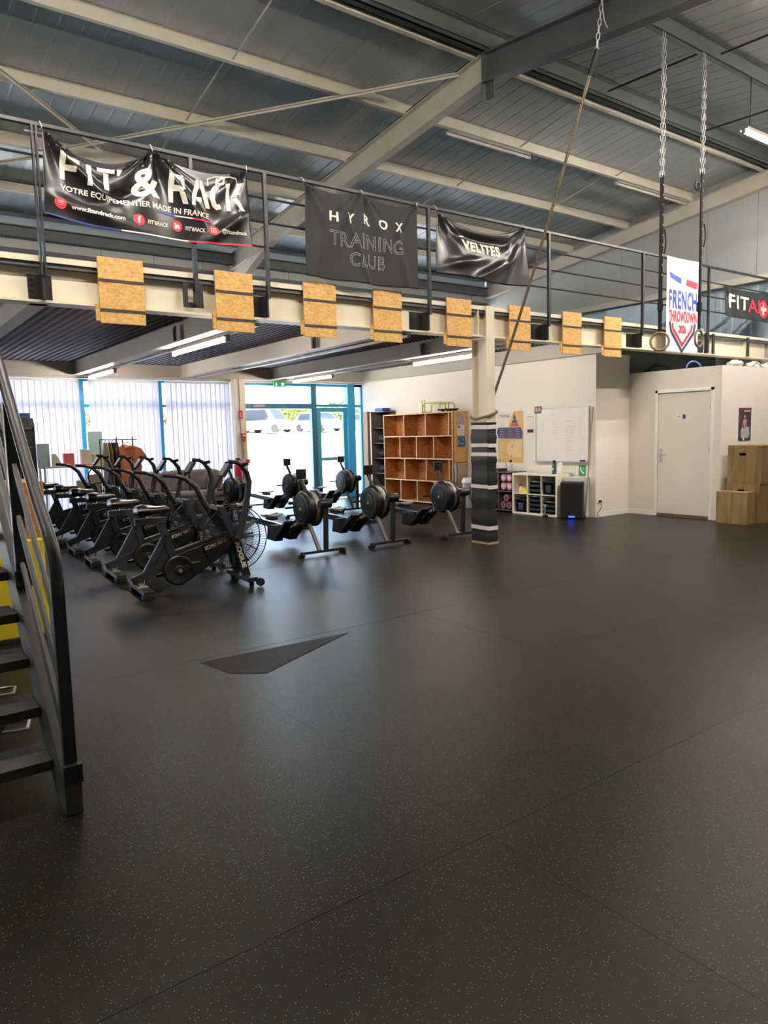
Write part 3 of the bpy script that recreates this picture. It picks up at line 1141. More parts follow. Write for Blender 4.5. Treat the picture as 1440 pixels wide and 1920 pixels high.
# ---- banners: hung cloth surfaces; print follows the folds
class Banner:
    def __init__(s, x0, x1, z0, z1, hooks, sags, fold=.02, tuck=(0, 0), bot=None, y=6.985, seed=0, folds2=()):
        s.x0, s.x1, s.z0, s.z1, s.hooks, s.sags, s.fold, s.tuck, s.bot, s.y, s.seed, s.folds2 = x0, x1, z0, z1, hooks, sags, fold, tuck, bot or (lambda u: 0), y, seed, folds2

    def __call__(s, x, z):
        """x,z on the flat sheet, in metres from its lower left corner"""
        wd, ht = s.x1-s.x0, s.z1-s.z0
        u, v = x/wd, 1-z/ht         # v: 0 at the top
        sag = 0
        for (a, b), g in zip(zip(s.hooks[:-1], s.hooks[1:]), s.sags):
            if a <= u <= b:
                t = (u-a)/(b-a)
                sag = g*4*t*(1-t)
        zz = s.z0+z-sag*max(0, z/ht)**2.4+s.bot(u)*v
        # pleats fanning out below each hook
        yy = 0
        for k, h in enumerate(s.hooks):
            du = (u-h)*wd
            sp = .05+.55*v
            yy += s.fold*math.exp(-(du/(sp+.08))**2)*math.cos(du/(sp)*5.5+k)*(1-.55*v)
        yy += s.fold*.5*math.sin(u*wd*5.1+s.seed+v*2.2)*(.3+v*.7)
        for (cu, cv, ax, az, am, rot) in s.folds2:
            dx, dz = (u-cu)*wd, (v-cv)*ht
            c, n = math.cos(rot), math.sin(rot)
            p, q = dx*c+dz*n, -dx*n+dz*c
            yy += am*math.exp(-(p/ax)**2-(q/az)**2)
        xx = s.x0+x + s.tuck[0]*v*(1-u) - s.tuck[1]*v*u
        return (xx, s.y-yy, zz)

    def sheet(s, name, m, parent, nx=56, nz=36):
        wd, ht = s.x1-s.x0, s.z1-s.z0
        vs = [s(wd*i/nx, ht*(1-j/nz)) for j in range(nz+1) for i in range(nx+1)]
        fs = [(j*(nx+1)+i, j*(nx+1)+i+1, (j+1)*(nx+1)+i+1, (j+1)*(nx+1)+i) for j in range(nz) for i in range(nx)]
        o = MB().add(vs, fs).build(name, m, parent)
        for p in o.data.polygons:
            p.use_smooth = True
        so = o.modifiers.new('thick', 'SOLIDIFY')
        so.thickness = .0015
        so.offset = 1
        return o

    def ink(s, bm, m, parent, name='lettering', off=.006, cut=.02):
        def fn(x, z):
            p = s(x, z)
            return (p[0], p[1]-off, p[2])
        return emit_bm(bm, fn, name, m, parent, cut)

    def tie(s, parent):
        for h in s.hooks:
            p = s(h*(s.x1-s.x0), s.z1-s.z0-.015)
            MB().tube([(p[0], p[1]-.008, p[2]), (p[0], YP-.03, ZTOP+.02), (p[0]+.002, YP+.02, ZTOP+.035), (p[0]+.01, YP+.03, ZTOP-.03), (p[0], p[1]+.01, p[2])], .004, 5).build('tie', whitepl, parent)


# 1: big equipment maker's banner
b1 = thing('banner', 'large glossy black vinyl banner with FIT\'& RACK lettering tied to the guard rail', 'banner')
B1 = Banner(1.57, 3.51, 3.49, 4.235, (0, .495, 1), (.20, .10), .035, (-.02, -.02), lambda u: -.045*math.sin(PI*u)+.03*(1-u)**3, seed=1,
            folds2=((.16, .35, .3, .06, .05, .75), (.35, .55, .3, .05, -.04, -.5), (.62, .35, .35, .05, .045, .9), (.85, .8, .3, .05, .05, -.6), (.2, .85, .3, .06, .04, .15), (.93, .3, .05, .3, .03, 0)))
B1.sheet('sheet', banner_bk, b1, 110, 56)
B1.tie(b1)
# stencil letters as polygons in a unit box (w, h)
GL = {
    'F': [rect(0, .2, 0, 1), [(.27, .78), (.8, .78), (.8, 1), (.27, 1)], [(.2, .36), (.62, .36), (.62, .56), (.2, .56)]],
    'I': [rect(0, .22, 0, 1)],
    'T': [[(0, .78), (.78, .78), (.78, 1), (0, 1)], rect(.28, .5, 0, .74)],
    "'": [[(.0, .7), (.1, .7), (.26, 1), (0, 1)]],
    'R': [rect(0, .2, 0, 1), [(.28, .8), (.62, .8), (.72, .74), (.72, 1), (.28, 1)], [(.58, .45), (.78, .5), (.78, .9), (.62, .98)], [(.2, .36), (.55, .36), (.7, .5), (.2, .55)], [(.42, .36), (.64, .36), (.84, 0), (.62, 0)]],
    'A': [[(0, 0), (.22, 0), (.5, .8), (.5, 1), (.36, 1)], [(.54, 1), (.66, 1), (1, 0), (.78, 0), (.54, .74)], rect(.34, .6, .2, .36)],
    'C': [[(.1, .12), (.34, .0), (.62, .06), (.55, .22), (.36, .2), (.26, .34), (.28, .62), (.5, .78), (.44, .98), (.2, .84), (.04, .62), (.0, .34)], circ(.44, 1.12, .09, 12),
          [(.36, .9), (.7, 1.22), (.76, 1.3), (.66, 1.3), (.3, 1.0)], [(.5, .9), (.8, .98), (.86, 1.24), (.76, 1.24), (.7, 1.06), (.46, 1.0)]],
    'K': [rect(0, .2, 0, 1), [(.24, .5), (.62, 1), (.86, 1), (.46, .5)], [(.24, .46), (.46, .46), (.9, 0), (.64, 0)]],
}


def glyphs(s, x, z, h, gaps):
    out = []
    for ch, adv in zip(s, gaps):
        for p in GL[ch]:
            out.append([(x+a*h*.72, z+b*h) for a, b in p])
        x += adv*h
    return out, x


pol, _ = glyphs("FIT'", .14, .36, .28, (.78, .33, .64, .3))
p2, _ = glyphs('RACK', 1.10, .335, .29, (.70, .72, .62, .6))
B1.ink(flatmesh(pol+p2), ink_w, b1)
B1.ink(shift(textmesh('&', .38, 'LEFT', .010), .76, .35), ink_w, b1, 'ampersand')
B1.ink(flatmesh([line(1.50, .66, 1.58, .70, .012), line(1.58, .70, 1.76, .70, .012), line(1.76, .70, 1.82, .64, .012), line(1.82, .64, 1.81, .5, .012), line(1.50, .66, 1.50, .58, .012)]), ink_w, b1, 'emblem_line')
B1.ink(shift(width_to(textmesh('VOTRE EQUIPEMENTIER MADE IN FRANCE', .072, 'LEFT', .0015), 1.36), .14, .262, -.02), ink_w, b1)
B1.ink(flatmesh([line(.98, .222, 1.15, .218, .016)]), ink_b, b1, 'underline')
B1.ink(flatmesh([line(1.15, .218, 1.32, .212, .012)]), ink_w, b1, 'underline')
B1.ink(flatmesh([line(1.32, .212, 1.50, .205, .016)]), ink_r, b1, 'underline')
B1.ink(flatmesh([rect(0, .64, 0, .012)]), ink_b, b1, 'edge_stripe')
B1.ink(flatmesh([rect(.64, 1.28, 0, .012)]), ink_w, b1, 'edge_stripe')
B1.ink(flatmesh([rect(1.28, 1.94, 0, .014)]), ink_r, b1, 'edge_stripe')
for cx in (.13, .80, 1.165, 1.53):
    B1.ink(flatmesh([circ(cx, .125, .05)]), ink_r, b1, 'round_icon', .006)
B1.ink(shift(textmesh('f', .085, 'CENTER', .003), .80, .098), ink_w, b1, off=.009)
B1.ink(shift(textmesh('in', .07, 'CENTER', .003), 1.165, .103), ink_w, b1, off=.009)
B1.ink(flatmesh([line(1.51, .145, 1.55, .145, .006), line(1.55, .145, 1.55, .105, .006), line(1.55, .105, 1.51, .105, .006), line(1.51, .105, 1.51, .145, .006), circ(1.53, .125, .009, 8)]), ink_w, b1, 'camera_icon', off=.009)
B1.ink(flatmesh([line(.105, .14, .155, .14, .006), line(.11, .125, .15, .125, .006), line(.118, .11, .142, .11, .006)]), ink_w, b1, 'globe_icon', off=.009)
B1.ink(shift(width_to(textmesh('www.fitandrack.com', .055, 'LEFT', .0015), .46), .22, .10), ink_w, b1)
for x in (.88, 1.25):
    B1.ink(shift(width_to(textmesh("FIT'&RACK", .05, 'LEFT', .001), .2), x, .10), ink_w, b1)
B1.ink(shift(width_to(textmesh('@fitandrack', .05, 'LEFT', .0012), .28), 1.61, .105), ink_w, b1)

# 2: cloth flag
b2 = thing('banner', 'square black cloth flag with white HYROX TRAINING CLUB lettering', 'banner')
B2 = Banner(4.16, 5.74, 3.27, 4.245, (0, .49, 1), (.06, .07), .03, (0.0, 0.0), lambda u: -.02*math.sin(PI*u), seed=2.2, folds2=((.42, .55, .6, .03, .035, 1.2), (.85, .7, .6, .04, .03, 1.35), (.12, .6, .6, .04, .03, 1.7)))
B2.sheet('sheet', flag_bk, b2, 64, 44)
B2.tie(b2)
xp = .33
for ch, w in (('H', .115), ('Y', .125), ('R', .11), ('O', .14), ('X', .12)):
    B2.ink(shift(width_to(textmesh(ch, .155, 'LEFT', .004), w), xp, .655), ink_w, b2)
    xp += w+.10
B2.ink(shift(width_to(textmesh('TRAINING', .23, 'LEFT', 0, 1.12, .0045), 1.02), .32, .385), ink_g, b2)
B2.ink(shift(width_to(textmesh('CLUB', .21, 'LEFT', 0, 1.12, .0045), .50), .57, .18), ink_g, b2)

# 3: small black vinyl banner
b3 = thing('banner', 'small glossy black banner with VELITES lettering, sagging from the guard rail', 'banner')
B3 = Banner(6.03, 7.58, 3.49, 4.245, (0, 1), (.17,), .03, (-.03, -.10), lambda u: .05*math.sin(PI*u*2)*.3-.01, seed=4, folds2=((.3, .75, .3, .05, .04, -.25), (.6, .8, .35, .05, .05, -.5), (.85, .5, .4, .04, .04, -1.0), (.5, .25, .5, .08, -.05, 0)))
B3.sheet('sheet', banner_bk, b3, 64, 36)
B3.tie(b3)
B3.ink(shift(width_to(textmesh('VELITES', .22, 'LEFT', .012, 1.14), .66), .42, .36), ink_w, b3)
B3.ink(flatmesh([line(.40, .56, .47, .58, .02)]), ink_w, b3, 'letter_tick')

# 4: white event flag
b4 = thing('banner', 'tall white flag with blue and red FRENCH THROWDOWN print behind the rings', 'banner')
B4 = Banner(10.92, 11.88, 2.75, 4.285, (0, 1), (.01,), .012, (0, 0), seed=5, y=6.975)
B4.sheet('sheet', banner_w, b4, 40, 40)
B4.tie(b4)
B4.ink(flatmesh([[(.09, 1.29), (.42, 1.22), (.42, 1.13), (.13, 1.20)]]), ink_b, b4, 'blue_flash')
B4.ink(flatmesh([[(.58, 1.22), (.91, 1.19), (.91, 1.08), (.56, 1.12)]]), ink_r, b4, 'red_flash')
B4.ink(shift(width_to(textmesh('FRENCH', .40, 'LEFT', .014, 1.14), .82), .08, .73), ink_b, b4)
B4.ink(shift(width_to(textmesh('THROWDOWN', .25, 'LEFT', .010, 1.14), .82), .08, .51), ink_r, b4)
B4.ink(shift(width_to(textmesh('2026', .17, 'LEFT', .008), .24), .36, .335), ink_rd, b4)
B4.ink(flatmesh([[(.08, .50), (.13, .50), (.17, .36), (.48, .07), (.48, .0), (.12, .33)], [(.88, .50), (.83, .50), (.79, .36), (.48, .07), (.48, .0), (.84, .33)]]), ink_bd, b4, 'blue_chevron')
B4.ink(flatmesh([[(.16, .48), (.21, .48), (.23, .40), (.48, .17), (.48, .10), (.19, .37)], [(.80, .48), (.75, .48), (.73, .40), (.48, .17), (.48, .10), (.77, .37)]]), ink_rd, b4, 'red_chevron')

# 5: drink banner at the right edge
b5 = thing('banner', 'black FITAID banner with a red emblem at the right edge of the guard rail', 'banner')
B5 = Banner(12.68, 14.38, 3.44, 4.0, (0, 1), (.04,), .02, (0.06, 0), lambda u: .03*(1-u), seed=6)
B5.sheet('sheet', banner_bk, b5, 40, 24)
MB().tube([(12.69, 6.98, 3.99), (12.6, 7.0, 4.0), (12.3, 7.02, 4.0)], .005, 5).build('tie', blackpl, b5)
B5.ink(shift(width_to(textmesh('FIT', .36, 'LEFT', .006, 1.1), .72), .17, .17), ink_w, b5)
B5.ink(shift(width_to(textmesh('AI', .36, 'LEFT', .006), .42), .86, .15), ink_r, b5)
B5.ink(flatmesh([circ(1.42, .24, .165, 24)]), ink_r, b5, 'red_emblem')
B5.ink(flatmesh([rect(1.385, 1.455, .13, .35), rect(1.31, 1.53, .205, .275)]), ink_w, b5, 'white_cross', off=.008)
# things on the mezzanine and above the cabin
tag(MB().prism([(12.9, 3.2), (12.9, 3.95), (14.2, 3.5), (14.2, 3.2)], 1, 8.2, 9.6).build('sheeted_stack', mat('pale_blue_sheet', (170, 190, 204), .35, var=.1, scale=3), smooth=False), 'pale blue-grey sheet-covered stack on the mezzanine behind the right banner', 'stack')
tag(MB().ell((12.25, 7.5, 3.37), .14, .14, .22, 12, 8).build('bag', mat('olive_bag', (110, 100, 60), .8, var=.3, scale=20)), 'small olive bag on the mezzanine behind the guard rail post', 'bag')
bl = thing('bulkhead_lamp', 'oval black-rimmed bulkhead lamp high on the far wall behind the banner', 'lamp')
MB().tube([(14.02+.2*math.cos(t*PI/8), 14.76, 5.30+.085*math.sin(t*PI/8)) for t in range(16)], .025, 6, closed=True).build('rim', blackm, bl)
MB().ell((14.02, 14.80, 5.30), .17, .03, .06, 14, 8).build('lens', mat('frosted_lens', (170, 180, 176), .4), bl)
hs = MB().tube([(10.95+.22*math.cos(PI*k/10)*-1, 6.75, 2.47+.13*math.sin(PI*k/10)) for k in range(11)], .012, 6)
tag(hs.build('blue_hose', mat('blue_hose', (92, 120, 210), .4)), 'blue hose arching above the white cabin door', 'hose')
bpy.data.objects['blue_hose'].location = (.45, 0, 0)
for x in (10.45, 11.15, 11.85):
    pass
for i, x in enumerate((11.45, 12.05, 12.6)):
    o = MB()
    random.seed(i+3)
    o.ell((x+.6, 6.4, 2.53), .16, .12, .07, 12, 8)
    o.v = [(a+random.uniform(-.03, .03), b+random.uniform(-.03, .03), c+random.uniform(-.02, .02)) for a, b, c in o.v]
    tag(o.build('crumpled_film', mat('clear_film', (214, 214, 208), .25, var=.1), smooth=False), ('crumpled plastic film on the cabin roof, nearest its corner', 'crumpled plastic film on the cabin roof, middle heap', 'crumpled plastic film on the cabin roof, at the right edge')[i], 'plastic')
pc = MB().tube([(11.4, 7.7, 2.47), (11.6, 7.6, 2.62), (11.75, 7.5, 2.6), (11.9, 7.4, 2.5)], .03, 8)
tag(pc.build('duct_elbow', blackpl), 'dark pipe elbow in the gap above the cabin', 'pipe')

# ================================================================ ROPE AND RINGS


def link_pts(L, w, n=12):
    pts = []
    for k in range(n):
        t = 2*PI*k/n
        x, z = math.cos(t)*w/2, math.sin(t)*w/2
        z += (L/2-w/2)*(1 if math.sin(t) >= 0 else -1)
        pts.append((x, z))
    return pts


def chain(parent, top, bot, L=.055, w=.022, r=.0035, name='chain_link'):
    top, bot = Vector(top), Vector(bot)
    d = bot-top
    n = max(1, int(d.length/(L*.86)))
    dirn = d.normalized()
    q = Vector((0, 0, -1)).rotation_difference(dirn)
    proto = None
    for k in range(n):
        c = top+d*((k+.5)/n)
        if proto is None:
            pts = [(a, 0, b) for a, b in link_pts(L, w)]
            proto = MB().tube(pts, r, 5, closed=True).build(name, chrome, parent, loc=c)
            o = proto
        else:
            o = copy_part(proto, c)
        o.rotation_mode = 'QUATERNION'
        o.rotation_quaternion = q @ Matrix.Rotation(PI/2*(k % 2)+.5, 3, 'Z').to_quaternion()


rp = thing('climbing_rope', 'hemp climbing rope pulled from the dark roof beam to the cream column', 'rope')
T0, T1 = Vector((6.9, 5.17, 5.86)), Vector((7.115, 7.14, 1.95))
chain(rp, (6.9, 5.22, 6.12), T0+(T1-T0)*.07, .07, .035, .006)
MB().tube([(7.0+.095*math.cos(t*PI/8), 5.22, 6.07+.23*math.sin(t*PI/8)) for t in range(16)], .007, 5, closed=True).build('chain_sling', chrome, rp)
Q0 = T0+(T1-T0)*.06
Q1 = T0+(T1-T0)*.115
MB().tube([Q0, Q1], .026, 10).build('rope_sleeve', blackpl, rp)
pts = []
n = 40
for k in range(n+1):
    t = k/n
    p = Q1+(T1-Q1)*t
    p.z -= .10*math.sin(PI*t)
    pts.append(p)
# three-strand lay
for sidx in range(3):
    sp = []
    m = 300
    for k in range(m+1):
        f = k/m*n
        i = min(int(f), n-1)
        p = pts[i].lerp(pts[i+1], f-i)
        a = k*.62+sidx*2*PI/3
        sp.append(p+Vector((math.cos(a)*.0095, math.sin(a)*.0095, 0)))
    MB().tube(sp, .011, 5).build('rope_strand', ropem, rp)
cp = []
for k in range(30):
    a = 2*PI*k/24+.4
    hx, hy = .105, .175
    c, s_2 = math.cos(a), math.sin(a)
    m_ = max(abs(c)/hx, abs(s_2)/hy)
    f = .75/m_+.25*math.hypot(hx, hy)*.9
    cp.append((7.005+c*f, 7.195+s_2*f, 1.74+.05*c+k*.0015))
MB().tube(cp, .018, 8).build('rope_coil', ropem, rp)

for i, (x, zr_, rot, lb) in enumerate(((8.02, 2.565, -.38, 'wooden gymnastic ring on the left strap, seen open'), (8.88, 2.645, .69, 'wooden gymnastic ring on the right strap, seen edge-on'))):
    t = thing('gymnastic_ring', lb, 'ring', (x, 5.2, 0), 0, 'gymnastic rings')
    R = .105
    a = []
    for k in range(40):
        q = 2*PI*k/40
        a.append((R*math.cos(q)*math.cos(rot-.62), R*math.cos(q)*math.sin(rot-.62), zr_+R*math.sin(q)))
    MB().tube(a, .0145, 10, closed=True).build('ring', woodring, t)
    zt = 4.49 if i == 0 else 4.68
    dx, dy = math.cos(rot-.62), math.sin(rot-.62)
    st = MB()
    st.bar((0, 0, zr_+R-.012), (0, 0, zt), .018, .046, upv=(dx, dy, 0))
    st.build('strap', mat('black_webbing', (24, 25, 27), .8, var=.15, scale=60), t, smooth=False)
    MB().box(-.028, .028, -.02, .02, 2.93+.05*i, 3.05+.05*i).build('buckle', blackm, t, smooth=False)
    lp = [(.03+.035*math.sin(PI*k/12), -.02, zt-.62-.28*k/12) for k in range(13)]
    MB().tube(lp, .009, 5).build('strap_tail', blackpl, t)
    for k in range(10):
        z = zt-.12-k*.115
        MB().box(-.004, .004, -.022, -.019, z, z+.02).build('number_mark', ink_w, t, smooth=False)
    chain(t, (-.02, 0, 6.08), (-.02, 0, zt-.02), .075, .03, .0045)
    chain(t, (.022, 0, 6.08), (.022, 0, zt-.02), .075, .03, .0045)
    if i == 1:
        MB().tube([(-.10+.055*math.cos(q*PI/6), 0, 4.50+.05*math.sin(q*PI/6)) for q in range(12)], .012, 6, closed=True).build('carabiner', blackm, t)

# ================================================================ STAIRS
SX = .604
stt = thing('staircase', 'dark grey steel staircase with tube handrail at the left edge, rising to the mezzanine', 'staircase')
SLP = .95
YS = 3.1


def sz(y):
    return SLP*(y-YS)


for x0 in (SX, -.55):
    MB().prism([(YS, 0), (YS+.15, 0), (6.72, sz(6.72)-.14), (6.72, sz(6.72)+.13), (YS, .13)], 0, x0, x0+.068).build('stringer', stringm, stt, smooth=False, bevel=.003)
tr = None
for k in range(1, 18):
    y = YS+.18*k/SLP
    if tr is None:
        o = MB().box(-.48, SX-.002, 0, .235, -.045, 0)
        tr = o.build('tread', treadm, stt, smooth=False, bevel=.003, loc=(0, y, .18*k))
    else:
        copy_part(tr, (0, y, .18*k))
MB().box(-.48, SX, 6.45, 7.04, 3.12, 3.17).build('landing', treadm, stt, smooth=False)
HX = SX+.034
for side, hx in ((1, HX), (-1, -.516)):
    for (yp, w) in ((3.13, .05), (3.88, .055), (4.75, .05), (5.6, .05), (6.4, .05)):
        zb = sz(yp)+.14
        zt = 1.0 if yp < 3.2 else sz(yp)+1.0
        MB().box(hx-w/2, hx+w/2, yp-.02, yp+.02, zb, zt).build('post', stairm, stt, smooth=False, bevel=.003)
        MB().box(hx-w/2-.012, hx+w/2+.012, yp-.05, yp-.02, zb-.03, zb+.05).build('foot_plate', stairm, stt, smooth=False, bevel=.002)
    MB().tube([(hx, 3.13, .92), (hx, 3.12, 1.04), (hx, 3.15, 1.11), (hx, 3.24, 1.19), (hx, 3.4, 1.315), (hx, 6.4, 1.315+3.0*SLP), (hx, 6.6, 4.25), (hx, 7.0, 4.27)], .026, 12).build('handrail', stairm, stt)
    for off in (.24, .47, .72):
        MB().tube([(hx, 3.16, sz(3.16)+off), (hx, 3.86, sz(3.86)+off)], .013, 8).build('mid_rail', stairm, stt)
        MB().tube([(hx, 3.90, sz(3.90)+off), (hx, 6.4, sz(6.4)+off)], .013, 8).build('mid_rail', stairm, stt)

# things glimpsed behind and under the stairs
w1 = thing('jump_box', 'orange-toned wooden jump box behind the stair rail, on top of the yellow one', 'box', (.98, 6.45, .80), .05)
MB().box(-.25, .22, -.3, .3, 0, .44).build('box_body', osb('orange_ply', (214, 154, 88), (184, 122, 60)), w1, smooth=False, bevel=.004)
w2 = thing('foam_box', 'yellow padded jump box behind the stair rail', 'box', (.95, 6.45, 0), .05)
MB().box(-.25, .22, -.32, .32, .03, .797).build('foam_body', yellow, w2, smooth=False, bevel=.015)
for k in range(8):
    MB().box(.221, .2225, -.24, -.18, .68-.075*k, .70-.075*k).build('height_mark', ink_k, w2, smooth=False)
MB().box(-.26, .23, -.33, .33, 0, .03).build('base_pad', blackrb, w2, smooth=False)
tag(MB().prism([(6.0, 0), (6.5, 0), (6.5, .55), (6.42, .55)], 0, .1, .5).build('yellow_wedge', yellow, smooth=False, bevel=.01), 'yellow foam wedge seen through the stairs at the left edge', 'wedge')
bn = thing('weight_bench', 'low black bench with tan top seen through the stair treads', 'bench', (.45, 5.95, 0))
MB().box(-.35, .3, -.2, .2, .24, .32).build('bench_pad', mat('tan_vinyl', (176, 160, 134), .6), bn, smooth=False, bevel=.01)
MB().box(-.35, .31, -.19, .19, .12, .24).build('bench_frame', blackm, bn, smooth=False)
MB().box(-.3, .22, -.12, .12, 0, .12).build('bench_foot', blackm, bn, smooth=False)
for i, (x, y, lb) in enumerate(((.5, 4.85, 'upper black weighted roll with square metal handle under the stairs'), (.46, 4.2, 'lower black weighted roll with square metal handle under the stairs'))):
    t = thing('weighted_roll', lb, 'weight', (x, y, 0), -.25, 'weighted rolls under the stairs')
    MB().lathe([(.03, -.3), (.07, -.28), (.085, -.2), (.085, .05), (.05, .08), (.02, .1)], 0, 16, (0, 0, .085)).build('roll_body', blackrb, t)
    MB().tube([(.08, -.06, .05), (.16, -.07, .05), (.2, -.06, .05), (.2, .06, .05), (.16, .07, .05), (.08, .06, .05)], .009, 6).build('handle', silver, t)

# ================================================================ FAN BIKES
def make_bike():
    t = thing('exercise_bike', 'bike', 'exercise bike', group='fan exercise bikes in a row')
    B = lambda mb, n, m=blackm, **k: mb.build(n, m, t, **k)
    B(MB().box(-.05, .05, -.31, .31, .045, .085), 'rear_stabilizer', graphite, bevel=.004)
    for y in (-.26, .26):
        B(MB().box(-.06, .06, y-.05, y+.05, 0, .05), 'rubber_foot', blackrb, bevel=.008)
    B(MB().box(-.045, .045, -.1, .1, .085, .095), 'mount_plate', mat('dusty_plate', (140, 128, 108), .7), smooth=False)
    B(MB().bar((-.03, 0, .09), (-.08, 0, .17), .07, .012, upv=(1, 0, 0)), 'strut', blackm, smooth=False)
    B(MB().bar((.03, 0, .09), (.055, 0, .2), .03, .012, upv=(1, 0, 0)), 'strut', blackm, smooth=False)
    B(MB().bar((-.09, 0, .145), (.27, 0, .275), .055, .075), 'base_tube', graphite, smooth=False, bevel=.004)
    B(MB().bar((.05, 0, .215), (.255, 0, .56), .05, .06, upv=(1, 0, 0)), 'rear_stay', graphite, smooth=False, bevel=.004)
    B(MB().prism([(.05, .2), (.24, .56), (.32, .42), (.28, .27)], 1, -.012, .012), 'gusset', graphite, smooth=False)
    B(MB().bar((.345, 0, .30), (.21, 0, .735), .055, .075, upv=(1, 0, 0)), 'seat_tube', graphite, smooth=False, bevel=.004)
    B(MB().box(-.03, .275, -.03, .03, .70, .765), 'seat_slider', graphite, smooth=False, bevel=.004)
    B(MB().cyl((.27, -.07, .58), (.27, .03, .58), .018, 10), 'adjust_knob', blackpl)
    B(MB().cyl((.12, 0, .76), (.12, 0, .80), .03, 10), 'seat_post', silver)
    # saddle
    st = []
    for (x, w, z0, z1) in ((-.03, .05, .815, .85), (-.01, .10, .80, .875), (.05, .125, .79, .885), (.12, .105, .79, .875), (.19, .055, .795, .862), (.27, .035, .80, .862), (.315, .022, .812, .85)):
        st.append([(x, w*math.cos(a), (z0+z1)/2+.008+(z1-z0)/2*1.3*math.sin(a)) for a in [2*PI*k/14 for k in range(14)]])
    vs = [v for r_ in st for v in r_]
    fs = [(i*14+k, i*14+(k+1) % 14, (i+1)*14+(k+1) % 14, (i+1)*14+k) for i in range(6) for k in range(14)]
    o = B(MB().add(vs, fs+[tuple(range(14)), tuple(84+k for k in range(14))]), 'seat', seatm)
    for p in o.data.polygons:
        p.use_smooth = True
    # chain housing
    def hull(cx, cz, r, dx, dz, r2_, n=18):
        a0 = math.atan2(dz-cz, dx-cx)
        d = math.hypot(dx-cx, dz-cz)
        b = math.acos((r-r2_)/d)
        out = []
        for k in range(n+1):
            a = a0+b+(2*PI-2*b)*k/n
            out.append((cx+r*math.cos(a), cz+r*math.sin(a)))
        for k in range(n//2+1):
            a = a0-b+2*b*k/(n//2)
            out.append((dx+r2_*math.cos(a), dz+r2_*math.sin(a)))
        return out
    B(MB().prism(hull(.36, .22, .155, .94, .47, .07), 1, -.085, -.025), 'chain_guard', blackpl, bevel=.006)
    g = B(MB().lathe([(.15, -.09), (.14, -.1), (.11, -.1), (.10, -.094), (.05, -.094), (.04, -.104), (.0, -.104)], 1, 28, (.36, 0, .22)), 'guard_disc', blackm)
    B(MB().cyl((.36, -.15, .22), (.36, .15, .22), .018, 10), 'crank_axle', silver)
    for s_ in (-1, 1):
        ca = .5 if s_ < 0 else .5+PI
        ex, ez = .36+.155*math.cos(ca), .22+.155*math.sin(ca)
        B(MB().bar((.36, s_*.13, .22), (ex, s_*.13, ez), .014, .03), 'crank_arm', graphite, smooth=False)
        B(MB().box(ex-.05, ex+.05, min(s_*.14, s_*.23), max(s_*.14, s_*.23), ez-.014, ez+.014), 'pedal', blackpl, smooth=False, bevel=.004)
    B(MB().bar((.32, 0, .37), (.95, 0, .53), .06, .075), 'main_beam', blackm, smooth=False, bevel=.004)
    tm = textmesh('ECHO BIKE', .05, 'LEFT', .0015)
    width_to(tm, .24)
    shift(tm, .64, .395, math.atan2(.20, .63))
    emit_bm(tm, lambda x, z: (x, -.0865, z), 'lettering', ink_w, t)
    # fan with cage
    fx, fz, R = .965, .49, .345
    for s_ in (-1, 1):
        c = MB()
        y = s_*.095
        c.ring((fx, y, fz), R, .006, 1, 44, 5)
        for rr in (.27, .19, .11):
            c.ring((fx, y+s_*.012, fz), rr, .0022, 1, 36, 4)
        nn = 72
        for k in range(nn):
            a = 2*PI*k/nn
            p = [(fx+rr*math.cos(a+sw), y+s_*yy, fz+rr*math.sin(a+sw)) for rr, yy, sw in ((.05, .02, 0), (.19, .016, .10), (R, 0, .16))]
            c.tube(p, .0026, 3, caps=False)
        o = B(c, 'fan_cage', blackm)
        B(MB().lathe([(.0, y+s_*.03), (.06, y+s_*.028), (.065, y), (.0, y)], 1, 20, (fx, 0, fz)), 'hub_cover', blackm)
    bd = MB()
    for k in range(12):
        a = 2*PI*k/12
        p = Vector((fx+.06*math.cos(a), 0, fz+.06*math.sin(a)))
        q = Vector((fx+.31*math.cos(a), 0, fz+.31*math.sin(a)))
        bd.bar(p, q, .004, .02, upv=(0, 1, 0))
        bd.bar(p+(q-p)*.45, q, .004, .11, upv=(0, 1, 0))
    B(bd, 'fan_blades', blackpl, smooth=False)
    B(MB().cyl((fx, -.2, fz), (fx, .2, fz), .022, 12), 'axle', graphite)
    B(MB().bar((fx, -.16, fz), (fx+.17, -.2, fz+.19), .03, .012, upv=(0, 1, 0)), 'link_arm', mat('dull_link', (120, 118, 112), .5), smooth=False)
    B(MB().cyl((.99, -.15, fz-.02), (.99, -.29, fz-.02), .022, 10), 'foot_peg', silver)
    B(MB().cyl((.99, .15, fz-.02), (.99, .29, fz-.02), .022, 10), 'foot_peg', silver)
    # fork legs either side of the fan
    for s_ in (-1, 1):
        B(MB().bar((.94, s_*.135, .53), (1.055, s_*.135, .07), .045, .085, upv=(1, 0, 0)), 'fork_leg', blackm, smooth=False, bevel=.004)
        B(MB().prism([(.90, .50), (.985, .50), (.84, .84), (.77, .84)], 1, s_*.135-.02, s_*.135+.02), 'mast_leg', graphite, smooth=False, bevel=.004)
    B(MB().box(.77, .84, -.15, .15, .80, .845), 'mast_bridge', graphite, smooth=False, bevel=.004)
    tm = width_to(textmesh('ROGUE', .066, 'LEFT', .0025), .29)
    shift(tm, .936, .455, math.atan2(-.46, .115))
    emit_bm(tm, lambda x, z: (x, -.159, z), 'lettering', ink_w, t)
    B(MB().box(.99, 1.1, -.33, .33, .05, .095), 'front_stabilizer', blackm, smooth=False, bevel=.004)
    for y in (-.28, .28):
        B(MB().lathe([(.0, -.02), (.022, -.02), (.028, .0), (.022, .03), (.0, .03)], 2, 12, (1.05, y, .02)), 'level_foot', blackrb)
